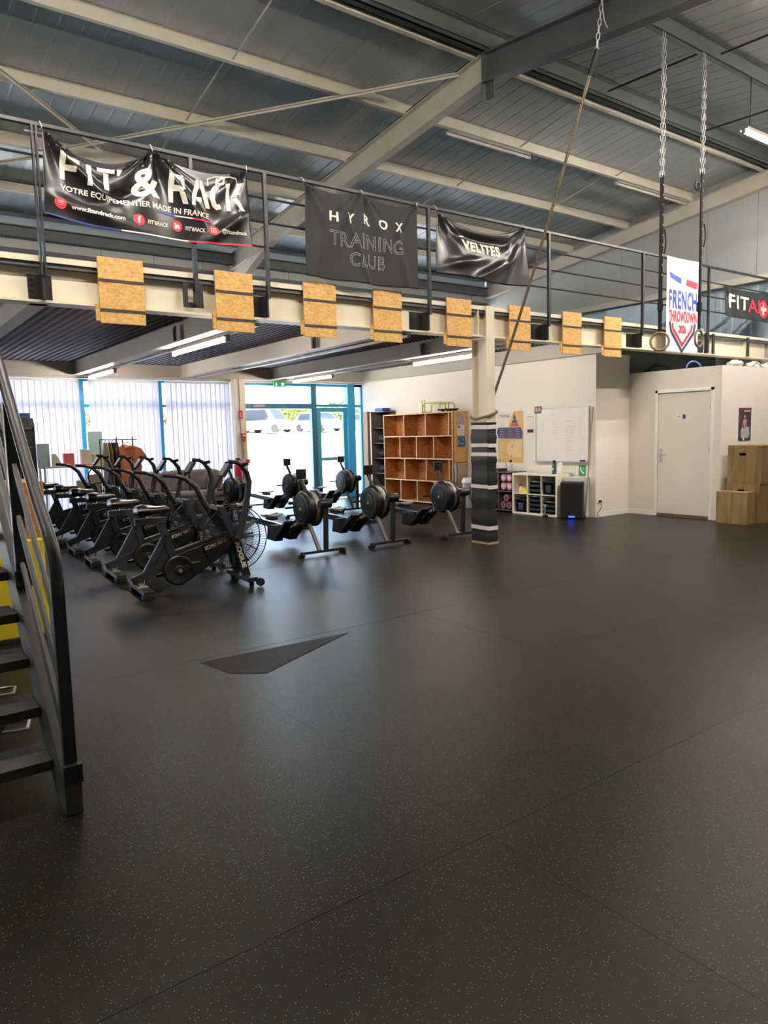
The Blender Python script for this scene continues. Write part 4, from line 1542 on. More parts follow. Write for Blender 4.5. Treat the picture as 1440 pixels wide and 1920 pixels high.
    for y in (-.35, .35):
        B(MB().cyl((1.12, y-.02, .045), (1.12, y+.02, .045), .042, 14), 'wheel', blackrb)
    # console mast and monitor
    B(MB().tube([(.80, 0, .84), (.775, 0, .93), (.785, 0, 1.0), (.84, 0, 1.09), (.90, 0, 1.17)], .013, 8), 'console_mast', blackm)
    B(MB().bar((.875, 0, 1.14), (.965, 0, 1.27), .17, .035, upv=(1, 0, 0)), 'monitor', graphite, smooth=False, bevel=.008)
    B(MB().bar((.865, 0, 1.155), (.945, 0, 1.27), .13, .006, upv=(1, 0, 0)), 'screen', mat('lcd_grey', (112, 120, 112), .25), smooth=False)
    # moving arms: near side forward, far side back
    a1 = [(.955, -.20, .49), (1.03, -.20, .72), (1.075, -.2, .92), (1.10, -.21, 1.08), (1.075, -.22, 1.18), (1.01, -.235, 1.255)]
    a2 = [(.95, .20, .49), (.84, .20, .68), (.74, .2, .86), (.665, .21, 1.03), (.56, .22, 1.125), (.47, .23, 1.155)]
    B(MB().tube(a1, [.034, .034, .033, .031, .027, .021], 10), 'handle_arm', graphite)
    B(MB().tube(a2, [.034, .034, .033, .031, .027, .021], 10), 'handle_arm', graphite)
    B(MB().tube([(1.02, -.235, 1.25), (.96, -.24, 1.29), (.88, -.235, 1.30)], .021, 10), 'grip', blackrb)
    B(MB().tube([(.48, .23, 1.153), (.40, .235, 1.165), (.33, .235, 1.17)], .021, 10), 'grip', blackrb)
    B(MB().tube([(1.015, -.22, 1.255), (1.05, -.30, 1.27), (1.03, -.36, 1.27)], .018, 8), 'grip', blackrb)
    return t


bike = make_bike()
nest(bike, (('screen', 'monitor'), ('pedal', 'crank_arm'), ('hub_cover', 'fan_cage'), ('rubber_foot', 'rear_stabilizer'), ('mount_plate', 'rear_stabilizer'),
            ('wheel', 'front_stabilizer'), ('level_foot', 'front_stabilizer'), ('guard_disc', 'chain_guard'), ('foot_peg', 'axle'), ('adjust_knob', 'seat_tube')))
ls_ = [k for k in bike.children if k.name.startswith('lettering')]
ls_[0].parent = next(k for k in bike.children if k.name.startswith('chain_guard'))
ls_[1].parent = next(k for k in bike.children if k.name.startswith('fork_leg'))
gs_ = [k for k in bike.children if k.name.startswith('grip')]
ha_ = [k for k in bike.children if k.name.startswith('handle_arm')]
gs_[0].parent, gs_[2].parent, gs_[1].parent = ha_[0], ha_[0], ha_[1]
BK = [(7.19, 2.25, 'fan exercise bike nearest the camera, front of the row'), (8.27, 2.30, 'second fan exercise bike from the camera'), (9.42, 2.36, 'third fan exercise bike from the camera'),
      (10.53, 2.42, 'fourth fan exercise bike from the camera'), (11.6, 2.45, 'fifth fan exercise bike from the camera, next to the last'), (12.7, 2.42, 'farthest fan exercise bike, by the drinks fridge')]
for i, (y, x, lb) in enumerate(BK):
    if i == 0:
        bike.location, bike.rotation_euler, bike['label'] = (x, y, 0), (0, 0, math.radians(-5)), lb
    else:
        dup(bike, (x, y, 0), math.radians((-5, -3, -6, -4, -5, -3)[i]), lb)
tag(MB().box(3.31, 3.36, 6.90, 7.0, 1.27, 1.315).build('red_tag', redm, smooth=False, bevel=.004), 'small red tag hung on the handle of the nearest bike', 'tag')


# ================================================================ ROWING MACHINES
def make_rower():
    t = thing('rowing_machine', 'rower', 'rowing machine', group='rowing machines')
    B = lambda mb, n, m=blackm, **k: mb.build(n, m, t, **k)
    B(MB().box(-.31, .31, -.02, .02, .03, .065), 'front_foot', blackm, bevel=.004, smooth=False)
    for x in (-.31, .31):
        B(MB().cyl((x-.018, -.035, .035), (x+.018, -.035, .035), .035, 14), 'wheel', blackrb)
        B(MB().box(x-.03, x+.03, -.025, .035, 0, .03), 'rubber_foot', blackrb, smooth=False)
    B(MB().bar((.06, 0, .06), (.06, -.03, .67), .05, .055, upv=(0, 1, 0)), 'front_leg', blackm, smooth=False, bevel=.005)
    B(MB().bar((-.04, 0, .06), (-.06, .22, .42), .045, .035, upv=(0, 1, 0)), 'leg_strut', mat('grey_strut', (96, 94, 90), .45, metal=.3), smooth=False, bevel=.003)
    B(MB().lathe([(.0, -.06), (.05, -.06), (.06, -.04), (.06, .10), (.0, .10)], 0, 16, (.03, -.02, .66)), 'leg_head', blackpl)
    # flywheel housing, axis along x
    c = (0, .33, .58)
    B(MB().lathe([(.0, -.115), (.10, -.115), (.15, -.105), (.17, -.108), (.225, -.085), (.242, -.06), (.242, -.02), (.235, .0)], 0, 36, c), 'flywheel_housing', blackpl)
    B(MB().lathe([(.225, .0), (.228, .005), (.228, .065), (.225, .07)], 0, 36, c), 'perforated_band', mat('mesh_band', (150, 144, 130), .45, metal=.4, var=.3, scale=140))
    B(MB().lathe([(.235, .07), (.242, .075), (.242, .10), (.22, .115), (.0, .115)], 0, 36, c), 'flywheel_cover', blackpl)
    dk_ = MB()
    for rr in (.13, .19, .21):
        dk_.ring((c[0]-(.116 if rr < .15 else .108 if rr < .2 else .098), c[1], c[2]), rr, .004, 0, 36, 5)
    o = dk_.build('housing_rim', graphite, t)
    B(MB().lathe([(.0, -.12), (.018, -.12), (.022, -.115), (.0, -.114)], 0, 14, c), 'hub_badge', mat('lime_badge', (150, 160, 60), .5))
    B(MB().bar((.05, -.01, .64), (.1, .2, .66), .05, .05), 'upper_frame', blackm, smooth=False)
    # slanted front frame with lettering
    B(MB().bar((0, .42, .44), (0, .98, .235), .06, .085), 'front_frame', blackpl, smooth=False, bevel=.006)
    tm = shift(width_to(textmesh('concept', .06, 'LEFT', .002), .24), .50, .245+.0, 0)
    shift(tm, 0, 0)
    a_ = math.atan2(.205, .56)
    tm2 = width_to(textmesh('concept 2', .062, 'LEFT', .002), .26)
    shift(tm2, -.78, .275, a_)
    emit_bm(tm2, lambda x, z: (-.0325, -x, z), 'lettering', ink_w, t)
    tm.free()
    tm3 = flatmesh([circ(-.83, .275, .02, 12)])
    emit_bm(tm3, lambda x, z: (-.0325, -x, z), 'letter_mark', mat('lime_ink', (196, 206, 60), .5), t)
    # foot stretcher
    for s_ in (-1, 1):
        B(MB().prism([(.62, .38), (.66, .40), (1.03, .13), (.98, .09)], 0, s_*.05+(-.13 if s_ < 0 else 0), s_*.05+(0 if s_ < 0 else .13)), 'footplate', blackpl, smooth=False, bevel=.008)
        B(MB().prism([(.95, .09), (1.20, .10), (1.16, .30), (1.0, .31)], 0, s_*.05+(-.13 if s_ < 0 else 0), s_*.05+(0 if s_ < 0 else .13)), 'heel_cup', blackpl, smooth=False, bevel=.01)
        B(MB().tube([(s_*.05, .80, .29), (s_*.115, .81, .34), (s_*.18, .80, .29)], .012, 6), 'foot_strap', blackrb)
    # monorail
    B(MB().bar((0, .95, .255), (0, 2.38, .325), .055, .075), 'monorail', blackm, smooth=False, bevel=.003)
    B(MB().bar((0, .98, .297), (0, 2.36, .366), .034, .008), 'rail_strip', silver, smooth=False)
    B(MB().box(-.0345, -.031, 2.16, 2.3, .30, .33), 'rail_label', mat('lime_label', (176, 186, 66), .5), smooth=False)
    B(MB().box(-.04, .04, 2.34, 2.42, .24, .40), 'rail_end', blackpl, smooth=False, bevel=.008)
    B(MB().bar((0, 2.34, .30), (0, 2.40, .05), .05, .05, upv=(0, 1, 0)), 'rear_leg', blackm, smooth=False, bevel=.003)
    B(MB().box(-.19, .19, 2.38, 2.42, .0, .05), 'rear_foot', blackm, smooth=False, bevel=.006)
    # seat carriage
    B(MB().box(-.05, .05, 1.27, 1.45, .345, .385), 'seat_carriage', graphite, smooth=False)
    vs, fs = [], []
    nx_, ny_ = 8, 6
    for j in range(ny_+1):
        for i in range(nx_+1):
            u, v = i/nx_*2-1, j/ny_*2-1
            vs.append((u*.15*(1-.12*v*v), 1.36+v*.115*(1-.2*u*u), .405+.022*u*u+.012*v*v))
    nn = len(vs)
    vs += [(a, b, z-.022) for a, b, z in vs]
    for j in range(ny_):
        for i in range(nx_):
            q = [j*(nx_+1)+i, j*(nx_+1)+i+1, (j+1)*(nx_+1)+i+1, (j+1)*(nx_+1)+i]
            fs.append(tuple(q))
            fs.append(tuple(a+nn for a in q[::-1]))
    bd_ = [i for i in range(nx_+1)] + [(j+1)*(nx_+1)-1 for j in range(1, ny_+1)] + [ny_*(nx_+1)+i for i in range(nx_-1, -1, -1)] + [j*(nx_+1) for j in range(ny_-1, 0, -1)]
    for a, b in zip(bd_, bd_[1:]+bd_[:1]):
        fs.append((b, a, a+nn, b+nn))
    B(MB().add(vs, fs), 'seat', mat('seat_sheen_grey', (128, 125, 118), .5))  # pale grey is light reflected off the seat, put into its colour
    # monitor arm
    B(MB().tube([(0, .36, .80), (0, .40, .86), (0, .47, .95), (0, .48, 1.0)], [.03, .026, .022, .022], 10), 'monitor_arm', blackpl)
    B(MB().box(-.075, .075, .455, .49, .965, 1.10), 'monitor', blackpl, smooth=False, bevel=.008)
    B(MB().box(-.055, .055, .49, .493, 1.0, 1.085), 'screen', mat('lcd_grey', (112, 120, 112), .25), smooth=False)
    B(MB().tube([(-.19, .60, .58), (-.08, .57, .585), (.08, .57, .585), (.19, .60, .58)], .014, 8), 'pull_handle', blackrb)
    return t


rower = make_rower()
nest(rower, (('screen', 'monitor'), ('wheel', 'front_foot'), ('rubber_foot', 'front_foot'), ('lettering', 'front_frame'), ('letter_mark', 'front_frame'),
             ('rail_label', 'monorail'), ('rail_strip', 'monorail'), ('foot_strap', 'footplate'), ('hub_badge', 'flywheel_housing'), ('housing_rim', 'flywheel_housing'), ('seat_carriage', 'seat')))
RW = [(4.84, 7.97, 0, 'rowing machine in the front row beside the nearest fan bike'), (5.93, 7.97, 0, 'middle rowing machine of the front row'), (7.13, 7.85, -.02, 'rowing machine in the front row, right beside the padded column'),
      (5.62, 11.95, .03, 'rowing machine in the back row, half hidden behind the nearest bike'), (6.86, 12.0, .02, 'middle rowing machine of the back row, against the bright entrance'), (8.12, 12.05, 0, 'rowing machine in the back row nearest the OSB cubby shelf')]
for i, (x, y, a, lb) in enumerate(RW):
    if i == 0:
        rower.location, rower['label'] = (x, y, 0), lb
    else:
        dup(rower, (x, y, 0), a, lb)

# ================================================================ RIGHT WALL FURNITURE
cu = thing('cubby_shelf', 'tall OSB cubby shelf with four rows of open pigeonholes', 'shelf')
KX0, KX1, KY0, KY1, KH = 9.93, 10.30, 11.10, 13.46, 1.93
P = lambda n, *b, m=osbc: MB().box(*b).build(n, m, cu, smooth=False)
P('back_board', KX1-.015, KX1, KY0, KY1, .02, KH)
P('side_panel', KX0+.0, KX1, KY1-.022, KY1, 0, KH)
P('side_panel', KX0+.0, KX1+.0, KY0, KY0+.022, .0, KH)
P('top_board', KX0, KX1, KY0, KY1, KH, KH+.022)
zs = [.03, .49, .965, 1.445, KH]
edg = MB()
for z in zs[:-1]:
    P('shelf_board', KX0+.002, KX1-.015, KY0+.022, KY1-.022, z, z+.022)
    P('shelf_edge', KX0-.004, KX0+.002, KY0, KY1, z, z+.022, m=edgem)
P('shelf_edge', KX0-.004, KX0, KY0, KY1, KH, KH+.022, m=edgem)
P('side_edge', KX0-.004, KX0, KY0, KY0+.022, 0, KH, m=edgem)
P('side_edge', KX0-.004, KX0, KY1-.022, KY1, 0, KH, m=edgem)
for r, n in enumerate((4, 3, 4, 3)):
    ys_ = [KY0+.022+(KY1-KY0-.044)*(k+1)/n for k in range(n-1)]
    if n == 3:
        ys_ = [KY0+.12+.0] + [KY0+.12+(KY1-KY0-.14)*(k+1)/3 for k in range(2)]
    for y in ys_:
        P('divider', KX0+.002, KX1-.015, y-.01, y+.01, zs[r]+.022, zs[r+1])
        P('divider_edge', KX0-.003, KX0+.002, y-.01, y+.01, zs[r]+.022, zs[r+1], m=edgem)
# boxed end unit on the near end of the shelf
eu = thing('end_cabinet', 'OSB end panel of the cubby shelf with notices, over a grey-tan board', 'cabinet')
MB().box(9.96, 10.30, 11.06, 11.095, .92, 1.95).build('upper_panel', osbm, eu, smooth=False)
MB().box(10.02, 10.30, 11.06, 11.09, .10, .90).build('lower_panel', mat('tan_panel', (186, 160, 128), .6), eu, smooth=False)
MB().box(9.95, 9.985, 11.05, 11.085, .05, .90).build('rail_post', silver, eu, smooth=False)


def side_note(name, lb, x0, x1, z0, z1, m, y=11.055):
    t = thing(name, lb, 'notice')
    MB().box(x0, x1, y, y+.003, z0, z1).build('sheet', m, t, smooth=False)
    return t


side_note('notice', 'pale violet printed notice, topmost on the OSB panel', 10.02, 10.20, 1.68, 1.88, mat('violet_print', (176, 160, 178), .7, var=.25, scale=14))
n2 = side_note('notice', 'white sheet with a dark corner mark in the middle of the OSB panel', 10.02, 10.21, 1.46, 1.672, banner_w)
MB().box(10.035, 10.08, 11.052, 11.055, 1.61, 1.655).build('corner_mark', ink_k, n2, smooth=False)
for z in (1.5, 1.525, 1.55, 1.575):
    MB().box(10.06, 10.18, 11.053, 11.055, z, z+.006).build('text_line', ink_g, n2, smooth=False)
n3 = side_note('notice', 'blue leaflet holder lowest on the OSB panel', 10.02, 10.22, 1.24, 1.44, mat('blue_print', (44, 96, 150), .4, var=.15, scale=12), y=11.04)
emit_bm(flatmesh([line(10.04, 1.29, 10.04, 1.38, .012), circ(10.15, 1.37, .012, 8), line(10.07, 1.28, 10.17, 1.30, .012)]), lambda x, z: (x, 11.038, z), 'print_mark', ink_w, n3)
# wooden side wall of the dark locker behind the cubby
lk = thing('locker_rack', 'dark open locker rack with wooden side board left of the cubby shelf', 'locker')
MB().box(9.86, 9.93, 14.0, 14.16, 0, 2.05).build('side_board', brownw, lk, smooth=False)
MB().box(9.97, 10.30, 13.99, 14.01, 0, 2.05).build('side_board', mat('grey_side', (120, 114, 110), .5), lk, smooth=False)
MB().box(10.28, 10.30, 13.5, 14.0, 0, 2.03).build('back_sheet', graphite, lk, smooth=False)
MB().box(9.97, 10.30, 13.5, 14.16, 2.03, 2.05).build('top_sheet', mat('grey_side', (120, 114, 110)), lk, smooth=False)
for z in (.25, .6, .95, 1.3, 1.65):
    MB().box(9.99, 10.28, 13.5, 13.99, z, z+.02).build('shelf', graphite, lk, smooth=False)
for i, z in enumerate((.62, .97, 1.32)):
    t = thing('gym_bag', ('black bag on the lower shelf of the dark locker rack', 'black bag on the middle shelf of the dark locker rack', 'black bag on the upper shelf of the dark locker rack')[i], 'bag', (10.12, 13.72, z))
    MB().ell((0, 0, .10), .11, .17, .10, 12, 8).build('bag_body', blackrb, t)
    MB().tube([(0, -.09, .18), (0, 0, .25), (0, .09, .18)], .009, 6).build('bag_handle', blackpl, t)
tag(MB().box(9.98, 10.2, 13.55, 13.86, 2.052, 2.12).build('blue_box', mat('blue_plastic', (38, 72, 170), .5), smooth=False, bevel=.008), 'blue flat box on top of the dark locker rack', 'box')
# lime green parallettes and black straps on the shelf top
lime = mat('lime_tube', (176, 196, 60), .4)
zt = KH+.022
pa = thing('lime_parallette', 'lime green tube frame on top of the cubby shelf', 'frame', (10.1, 11.75, zt))
for i, x in enumerate((-.12, .12)):
    MB().tube([(x, -.40, .012), (x, -.38, .16), (x, -.30, .20), (x, .26, .20), (x, .34, .16), (x, .36, .012)], .014, 8).build('frame_tube', lime, pa)
    MB().tube([(x, -.22, .012), (x, -.20, .19)], .01, 6).build('upright', lime, pa)
MB().tube([(-.12, -.38, .014), (.12, -.38, .014)], .012, 6).build('foot_bar', lime, pa)
MB().tube([(-.12, .35, .014), (.12, .35, .014)], .012, 6).build('foot_bar', lime, pa)
for y, lb in ((12.17, 'left upright lime green stick on the cubby shelf'), (12.08, 'right upright lime green stick on the cubby shelf')):
    o = MB().cyl((10.02, y, zt), (10.02, y, zt+.28), .009, 8)
    o.lathe([(.0, zt), (.035, zt), (.035, zt+.01), (.0, zt+.012)], 2, 12, (10.02, y, 0))
    tag(o.build('lime_stick', lime), lb, 'stick')
ss = MB()
random.seed(11)
pts_ = [(10.05+.1*math.sin(k*1.7), 11.14+.021*k, zt+.02+.03*abs(math.sin(k*1.1))) for k in range(24)]
tag(ss.tube(pts_, .018, 5).build('black_strap', blackrb), 'tangled black straps on the near end of the cubby shelf', 'strap')
# grey-white rounded bin below the end panel
bn2 = thing('waste_bin', 'white bin with rounded lid between cubby shelf and column', 'bin', (10.11, 10.78, 0))
MB().lathe([(.13, 0), (.15, .05), (.165, .45), (.17, .5)], 2, 20).build('bin_body', mat('bin_grey', (178, 176, 170), .4), bn2)
MB().lathe([(.18, .5), (.185, .53), (.15, .6), (.0, .62)], 2, 20).build('bin_lid', whitepl, bn2)
MB().tube([(-.12, -.12, .45), (-.22, -.2, .25), (-.2, -.3, .05), (-.1, -.4, .02)], .012, 6).build('cable', blackpl, bn2)

# dark roller shelf with pink foam rollers
rs = thing('roller_shelf', 'dark grey cube shelf filled with pink foam rollers, right of the column', 'shelf')
darkw = mat('dark_laminate', (70, 68, 72), .5)
for b in ((9.92, 10.30, 9.44, 9.46, .03, .76), (9.92, 10.30, 10.16, 10.18, .03, .76)):
    MB().box(*b).build('side_panel', darkw, rs, smooth=False)
MB().box(9.92, 10.30, 9.80, 9.82, .05, .74).build('divider', darkw, rs, smooth=False)
for z in (.03, .385, .74):
    MB().box(9.92, 10.30, 9.46, 10.16, z, z+.02).build('shelf_board', darkw, rs, smooth=False)
MB().box(10.28, 10.30, 9.46, 10.16, .05, .74).build('back_panel', blackrb, rs, smooth=False)
pinkm = mat('pink_roller', (206, 150, 152), .7, var=.25, scale=16)
maro = mat('maroon_roller', (142, 76, 82), .75, var=.15, scale=12)
pos = [(9.55, .49), (9.70, .49), (9.55, .65), (9.70, .65), (9.93, .49), (10.06, .49), (9.93, .65), (9.56, .13), (9.71, .13), (9.63, .27), (9.95, .13), (10.07, .25)]
for i, (y, z) in enumerate(pos):
    c_ = ['pink foam roller', 'maroon foam roller'][i >= 7]
    w_ = ['lower right', 'lower left', 'upper right', 'upper left', 'bottom right', 'bottom left', 'top'][i] + ' in the %s cube' % ('upper right' if i < 4 else 'upper left') if i < 7 else ['bottom right in the lower right cube', 'bottom left in the lower right cube', 'topmost in the lower right cube', 'bottom in the lower left cube', 'upper in the lower left cube'][i-7]
    t = thing('foam_roller', c_+' '+w_+' of the dark shelf', 'foam roller', (9.94, y, z), 0, 'foam rollers in the dark shelf')
    MB().lathe([(.03, .0), (.066, .0), (.07, .008), (.07, .33), (.0, .33)], 0, 18).build('roller', pinkm if i < 7 else maro, t)
    MB().lathe([(.0, -.002), (.028, -.002), (.028, .03), (.0, .03)], 0, 10).build('core', ink_w if i < 7 else ink_k, t)
zsb = .76
tag(MB().box(9.98, 10.2, 9.86, 10.1, zsb, zsb+.05).build('folded_box', mat('plum', (84, 48, 62), .6), smooth=False, bevel=.004), 'flat plum and black box on the dark roller shelf', 'box')
jr = thing('pen_jar', 'clear jar with a pen and a dark stopper on the dark roller shelf', 'jar', (10.1, 9.66, zsb))
MB().lathe([(.035, 0), (.042, .01), (.042, .13), (.035, .15), (.032, .15)], 2, 16).build('jar', mat('jar_glass', (214, 214, 206), .15), jr)
MB().ell((0, 0, .20), .028, .028, .03, 10, 8).build('stopper', mat('maroon_cap', (96, 50, 56), .5), jr)
MB().tube([(-.02, .06, .0), (-.03, .10, .17)], .006, 6).build('pen', blackpl, jr)
MB().tube([(0, 0, .14), (0, 0, .19)], .004, 6).build('stem', blackpl, jr)

# white cube shelf, trays, crates
wh = thing('cube_shelf', 'white two by three cube shelf holding black trays and crates', 'shelf')
wl = mat('white_laminate', (240, 232, 210), .45, var=.02)
SY0, SY1, SX0, SX1, SZ = 8.37, 9.43, 9.90, 10.28, .75
for y in (SY0, SY1-.035):
    MB().box(SX0, SX1, y, y+.035, 0, SZ).build('side_panel', wl, wh, smooth=False)
ph = (SY1-SY0-.07)/3
for k in (1, 2):
    y = SY0+.035+ph*k
    MB().box(SX0, SX1, y-.008, y+.008, .035, SZ-.035).build('divider', wl, wh, smooth=False)
for z, h in ((0, .035), (.367, .016), (SZ-.035, .035)):
    MB().box(SX0, SX1, SY0+.035, SY1-.035, z, z+h).build('shelf_board', wl, wh, smooth=False)
MB().box(SX1-.004, SX1, SY0, SY1, 0, SZ).build('back_panel', wl, wh, smooth=False)
cw = ph-.03


def tray(y, z, lb, sh):
    t = thing('black_tray', lb, 'tray', (SX0+.03, y, z), 0, 'black trays in the cube shelf')
    MB().prism([(-.14, .075), (-.125, 0), (.125, 0), (.14, .075), (.132, .075), (.12, .008), (-.12, .008), (-.132, .075)], 0, 0, .3).build('tray_body', blackpl, t, smooth=False)
    MB().box(-.006, 0, -.14, .14, .045, .078).build('tray_lip', graphite, t, smooth=False)
    MB().box(-.008, -.005, -.05, .05, .055, .068).build('label_strip', silver if sh else graphite, t, smooth=False)


cells = {'r': SY0+.035+ph*.5, 'm': SY0+.035+ph*1.5, 'l': SY0+.035+ph*2.5}
posn = ['bottom', 'second', 'third', 'topmost']
for nm, y, z0, n in (('upper middle', cells['m'], .384, 3), ('lower middle', cells['m'], .036, 4), ('lower right', cells['r'], .036, 3)):
    for k in range(n):
        tray(y, z0+.081*k, '%s black tray in the %s cube of the white shelf' % (('topmost' if k == n-1 else posn[k]), nm), k == n-1)
for nm, y, z0 in (('upper right', cells['r'], .384), ('lower left', cells['l'], .036)):
    t = thing('black_crate', 'black plastic crate in the %s cube of the white shelf' % nm, 'crate', (SX0+.01, y, z0), 0, 'black crates in the cube shelf')
    MB().prism([(-.14, .24), (-.12, 0), (.12, 0), (.14, .24), (.125, .24), (.108, .012), (-.108, .012), (-.125, .24)], 0, 0, .3).build('crate_body', blackpl, t, smooth=False)
    MB().box(-.006, 0, -.06, .06, .04, .17).build('front_panel', ink_bd if nm == 'lower left' else graphite, t, smooth=False)
    MB().box(-.01, .0, -.14, .14, .225, .245).build('rim', graphite, t, smooth=False)
sb = thing('spray_bottle', 'white spray bottle with red head in the upper left cube', 'bottle', (9.98, cells['l']+.06, .384))
MB().lathe([(.03, 0), (.035, .01), (.035, .09), (.014, .12), (.014, .13)], 2, 14).build('bottle', whitepl, sb)
MB().box(-.05, .02, -.014, .014, .13, .165).build('spray_head', redm, sb, smooth=False, bevel=.004)
yc = MB().prism([(-.10, 0), (.10, 0), (.10, .03), (.06, .09), (.0, .11), (-.06, .05)], 0, 0, .12)
tag(yc.build('yellow_pack', mat('yellow_pack', (244, 206, 30), .5), loc=(9.94, cells['l']-.05, .384), smooth=False, bevel=.006), 'yellow wipes pack in the upper left cube of the white shelf', 'pack')
wb = thing('water_bottle', 'slate blue water bottle with round white logo on the white cube shelf', 'bottle', (10.0, 8.52, SZ))
MB().lathe([(.036, 0), (.04, .008), (.04, .17), (.028, .19), (.028, .2)], 2, 20).build('bottle', mat('slate_bottle', (62, 92, 104), .4), wb)
MB().lathe([(.03, .2), (.03, .23), (.018, .245), (.0, .245)], 2, 14).build('cap', blackpl, wb)
MB().cyl((-.042, 0, .09), (-.0405, 0, .09), .018, 16).build('logo', ink_w, wb)
tag(MB().lathe([(.036, 0), (.04, .008), (.04, .19), (.03, .205), (.0, .21)], 2, 18).build('paper_roll', whitepl, loc=(10.05, 8.42, SZ)), 'white paper roll behind the slate blue water bottle', 'roll')
tk = thing('door_stop_stand', 'small silver stem on a black base in front of the cube shelf', 'stand', (9.83, 8.58, 0))
MB().lathe([(.05, 0), (.05, .03), (.02, .045), (.0, .045)], 2, 14).build('base', blackrb, tk)
MB().cyl((0, 0, .04), (0, 0, .20), .012, 10).build('stem', silver, tk)
MB().cyl((0, -.04, .205), (0, .04, .205), .014, 8).build('head', silver, tk)
# box beside the shelf
tag(MB().box(10.03, 10.30, 8.0, 8.34, 0, .70).build('grey_cabinet', mat('light_grey_box', (198, 196, 192), .5), smooth=False, bevel=.004), 'light grey box cabinet standing behind the loudspeaker', 'cabinet')
sp = thing('loudspeaker', 'black floor loudspeaker with blue lit badge beside the white cube shelf', 'speaker', (9.86, 8.02, 0), .6)
MB().box(0, .30, -.19, .19, .0, .635).build('cabinet', blackrb, sp, smooth=False, bevel=.02)
MB().box(-.012, .0, -.18, .18, .02, .62).build('grille', mat('grille', (12, 12, 13), .75), sp, smooth=False, bevel=.006)
MB().box(-.016, -.012, -.05, .05, .03, .06).build('blue_badge', mat('blue_led', (40, 60, 250), .5, emit=((40, 60, 255), 2.5)), sp, smooth=False)
br = thing('wooden_pole', 'long thin wooden pole leaning by the whiteboard corner', 'pole')
MB().cyl((10.17, 7.98, 0), (10.30, 7.93, 1.9), .011, 8).build('pole', wood('pole_wood', (186, 156, 108), (158, 126, 84)), br)
MB().lathe([(.0, -.01), (.014, -.01), (.014, .03), (.0, .03)], 2, 8, (10.17, 7.98, .01)).build('tip', blackrb, br)

# whiteboard
wbd = thing('whiteboard', 'white marker board with faint handwriting above the cube shelf', 'whiteboard')
WX = XR-.03
MB().box(WX, XR-.002, 8.02, 9.19, .965, 1.90).build('board', mat('board_white', (234, 228, 216), .22, var=.02), wbd, smooth=False)
for b in ((WX-.008, XR-.002, 8.0, 8.02, .95, 1.92), (WX-.008, XR-.002, 9.19, 9.21, .95, 1.92)):
    MB().box(*b).build('frame_side', silver, wbd, smooth=False, bevel=.003)
for b in ((WX-.008, XR-.002, 8.0, 9.21, 1.90, 1.918), (WX-.05, XR-.002, 8.0, 9.21, .945, .965)):
    MB().box(*b).build('frame_rail', silver, wbd, smooth=False, bevel=.003)
random.seed(21)
hand = []
for (y0, z0, n, w, c_) in ((9.08, 1.66, 4, .10, 0), (9.1, 1.33, 6, .05, 0), (8.82, 1.78, 1, .14, 1), (8.80, 1.62, 4, .15, 0), (8.50, 1.66, 1, .15, 0), (8.52, 1.56, 2, .22, 2), (8.5, 1.47, 8, .16, 0), (8.22, 1.7, 2, .1, 0), (8.2, 1.6, 3, .04, 1), (8.18, 1.36, 1, .1, 1), (8.2, 1.17, 1, .1, 0)):
    for k in range(n):
        z = z0-.053*k
        y = y0
        ww = w*random.uniform(.7, 1.1)
        pp = []
        q = 0
        while q < ww:
            pp.append((-(y-q), z+random.uniform(0, .026)))
            q += .0075
        for a, b in zip(pp[:-1], pp[1:]):
            if random.random() > .12:
                hand.append(line(a[0], a[1], b[0], b[1], .0022))
o = emit_bm(flatmesh(hand), lambda x, z: (WX-.0015, -x, z), 'handwriting', mat('marker_ink', (128, 124, 136), .6), wbd)
o['kind'] = 'stuff'
MB().box(WX-.045, WX-.02, 8.06, 8.16, .965, .995).build('eraser', blackpl, wbd, smooth=False, bevel=.003)
ph_ = thing('photo_card', 'small colourful photo card at the top left corner of the whiteboard', 'photo')
MB().box(WX-.014, WX-.011, 9.07, 9.22, 1.83, 1.96).build('card', ink_bd, ph_, smooth=False)
for k, (y, c_) in enumerate(((9.18, (214, 170, 130)), (9.135, (150, 110, 120)), (9.095, (220, 150, 90)))):
    MB().box(WX-.0155, WX-.014, y-.018, y+.018, 1.86, 1.945).build('figure_patch', mat('patch%d' % k, c_, .6), ph_, smooth=False)

# wall posters
def wall_sheet(lb, y0, y1, z0, z1, m, cat='poster', name='poster', x=XR-.004):
    t = thing(name, lb, cat)
    MB().box(x, x+.002, y0, y1, z0, z1).build('sheet', m, t, smooth=False)
    return t


def wink(t, polys, m, name='print', d=.0015, x=XR-.004):
    return emit_bm(flatmesh([[(-p[0], p[1]) for p in q] for q in polys]), lambda a, z: (x-d, -a, z), name, m, t)


po = wall_sheet('large yellow, navy and white training pyramid poster right of the padded column', 9.54, 10.20, .92, 1.90, mat('poster_ochre', (216, 176, 96), .6, var=.06, scale=5))
wink(po, [[(10.20, 1.90), (9.78, 1.90), (9.93, 1.60), (10.20, 1.60)]], mat('poster_cream', (228, 220, 204), .6), 'white_field')
wink(po, [[(9.76, 1.87), (9.715, 1.74), (9.80, 1.74)], [(9.80, 1.73), (9.71, 1.73), (9.68, 1.68), (9.83, 1.68)]], ink_bd, 'pyramid_tip', .003)
wink(po, [[(9.84, 1.67), (9.675, 1.67), (9.64, 1.605), (9.88, 1.605)]], mat('brick_print', (176, 84, 72), .6), 'pyramid_base', .003)
wink(po, [[(10.20, 1.59), (10.23, 1.49), (10.18, 1.385), (9.56, 1.375), (9.55, 1.50), (9.60, 1.59)]], mat('navy_print', (66, 64, 88), .6), 'navy_band', .003)
wink(po, [line(10.16, 1.83-.03*k, 9.86+.03*k, 1.83-.03*k, .012) for k in range(2)], ink_k, 'title_line', .003)
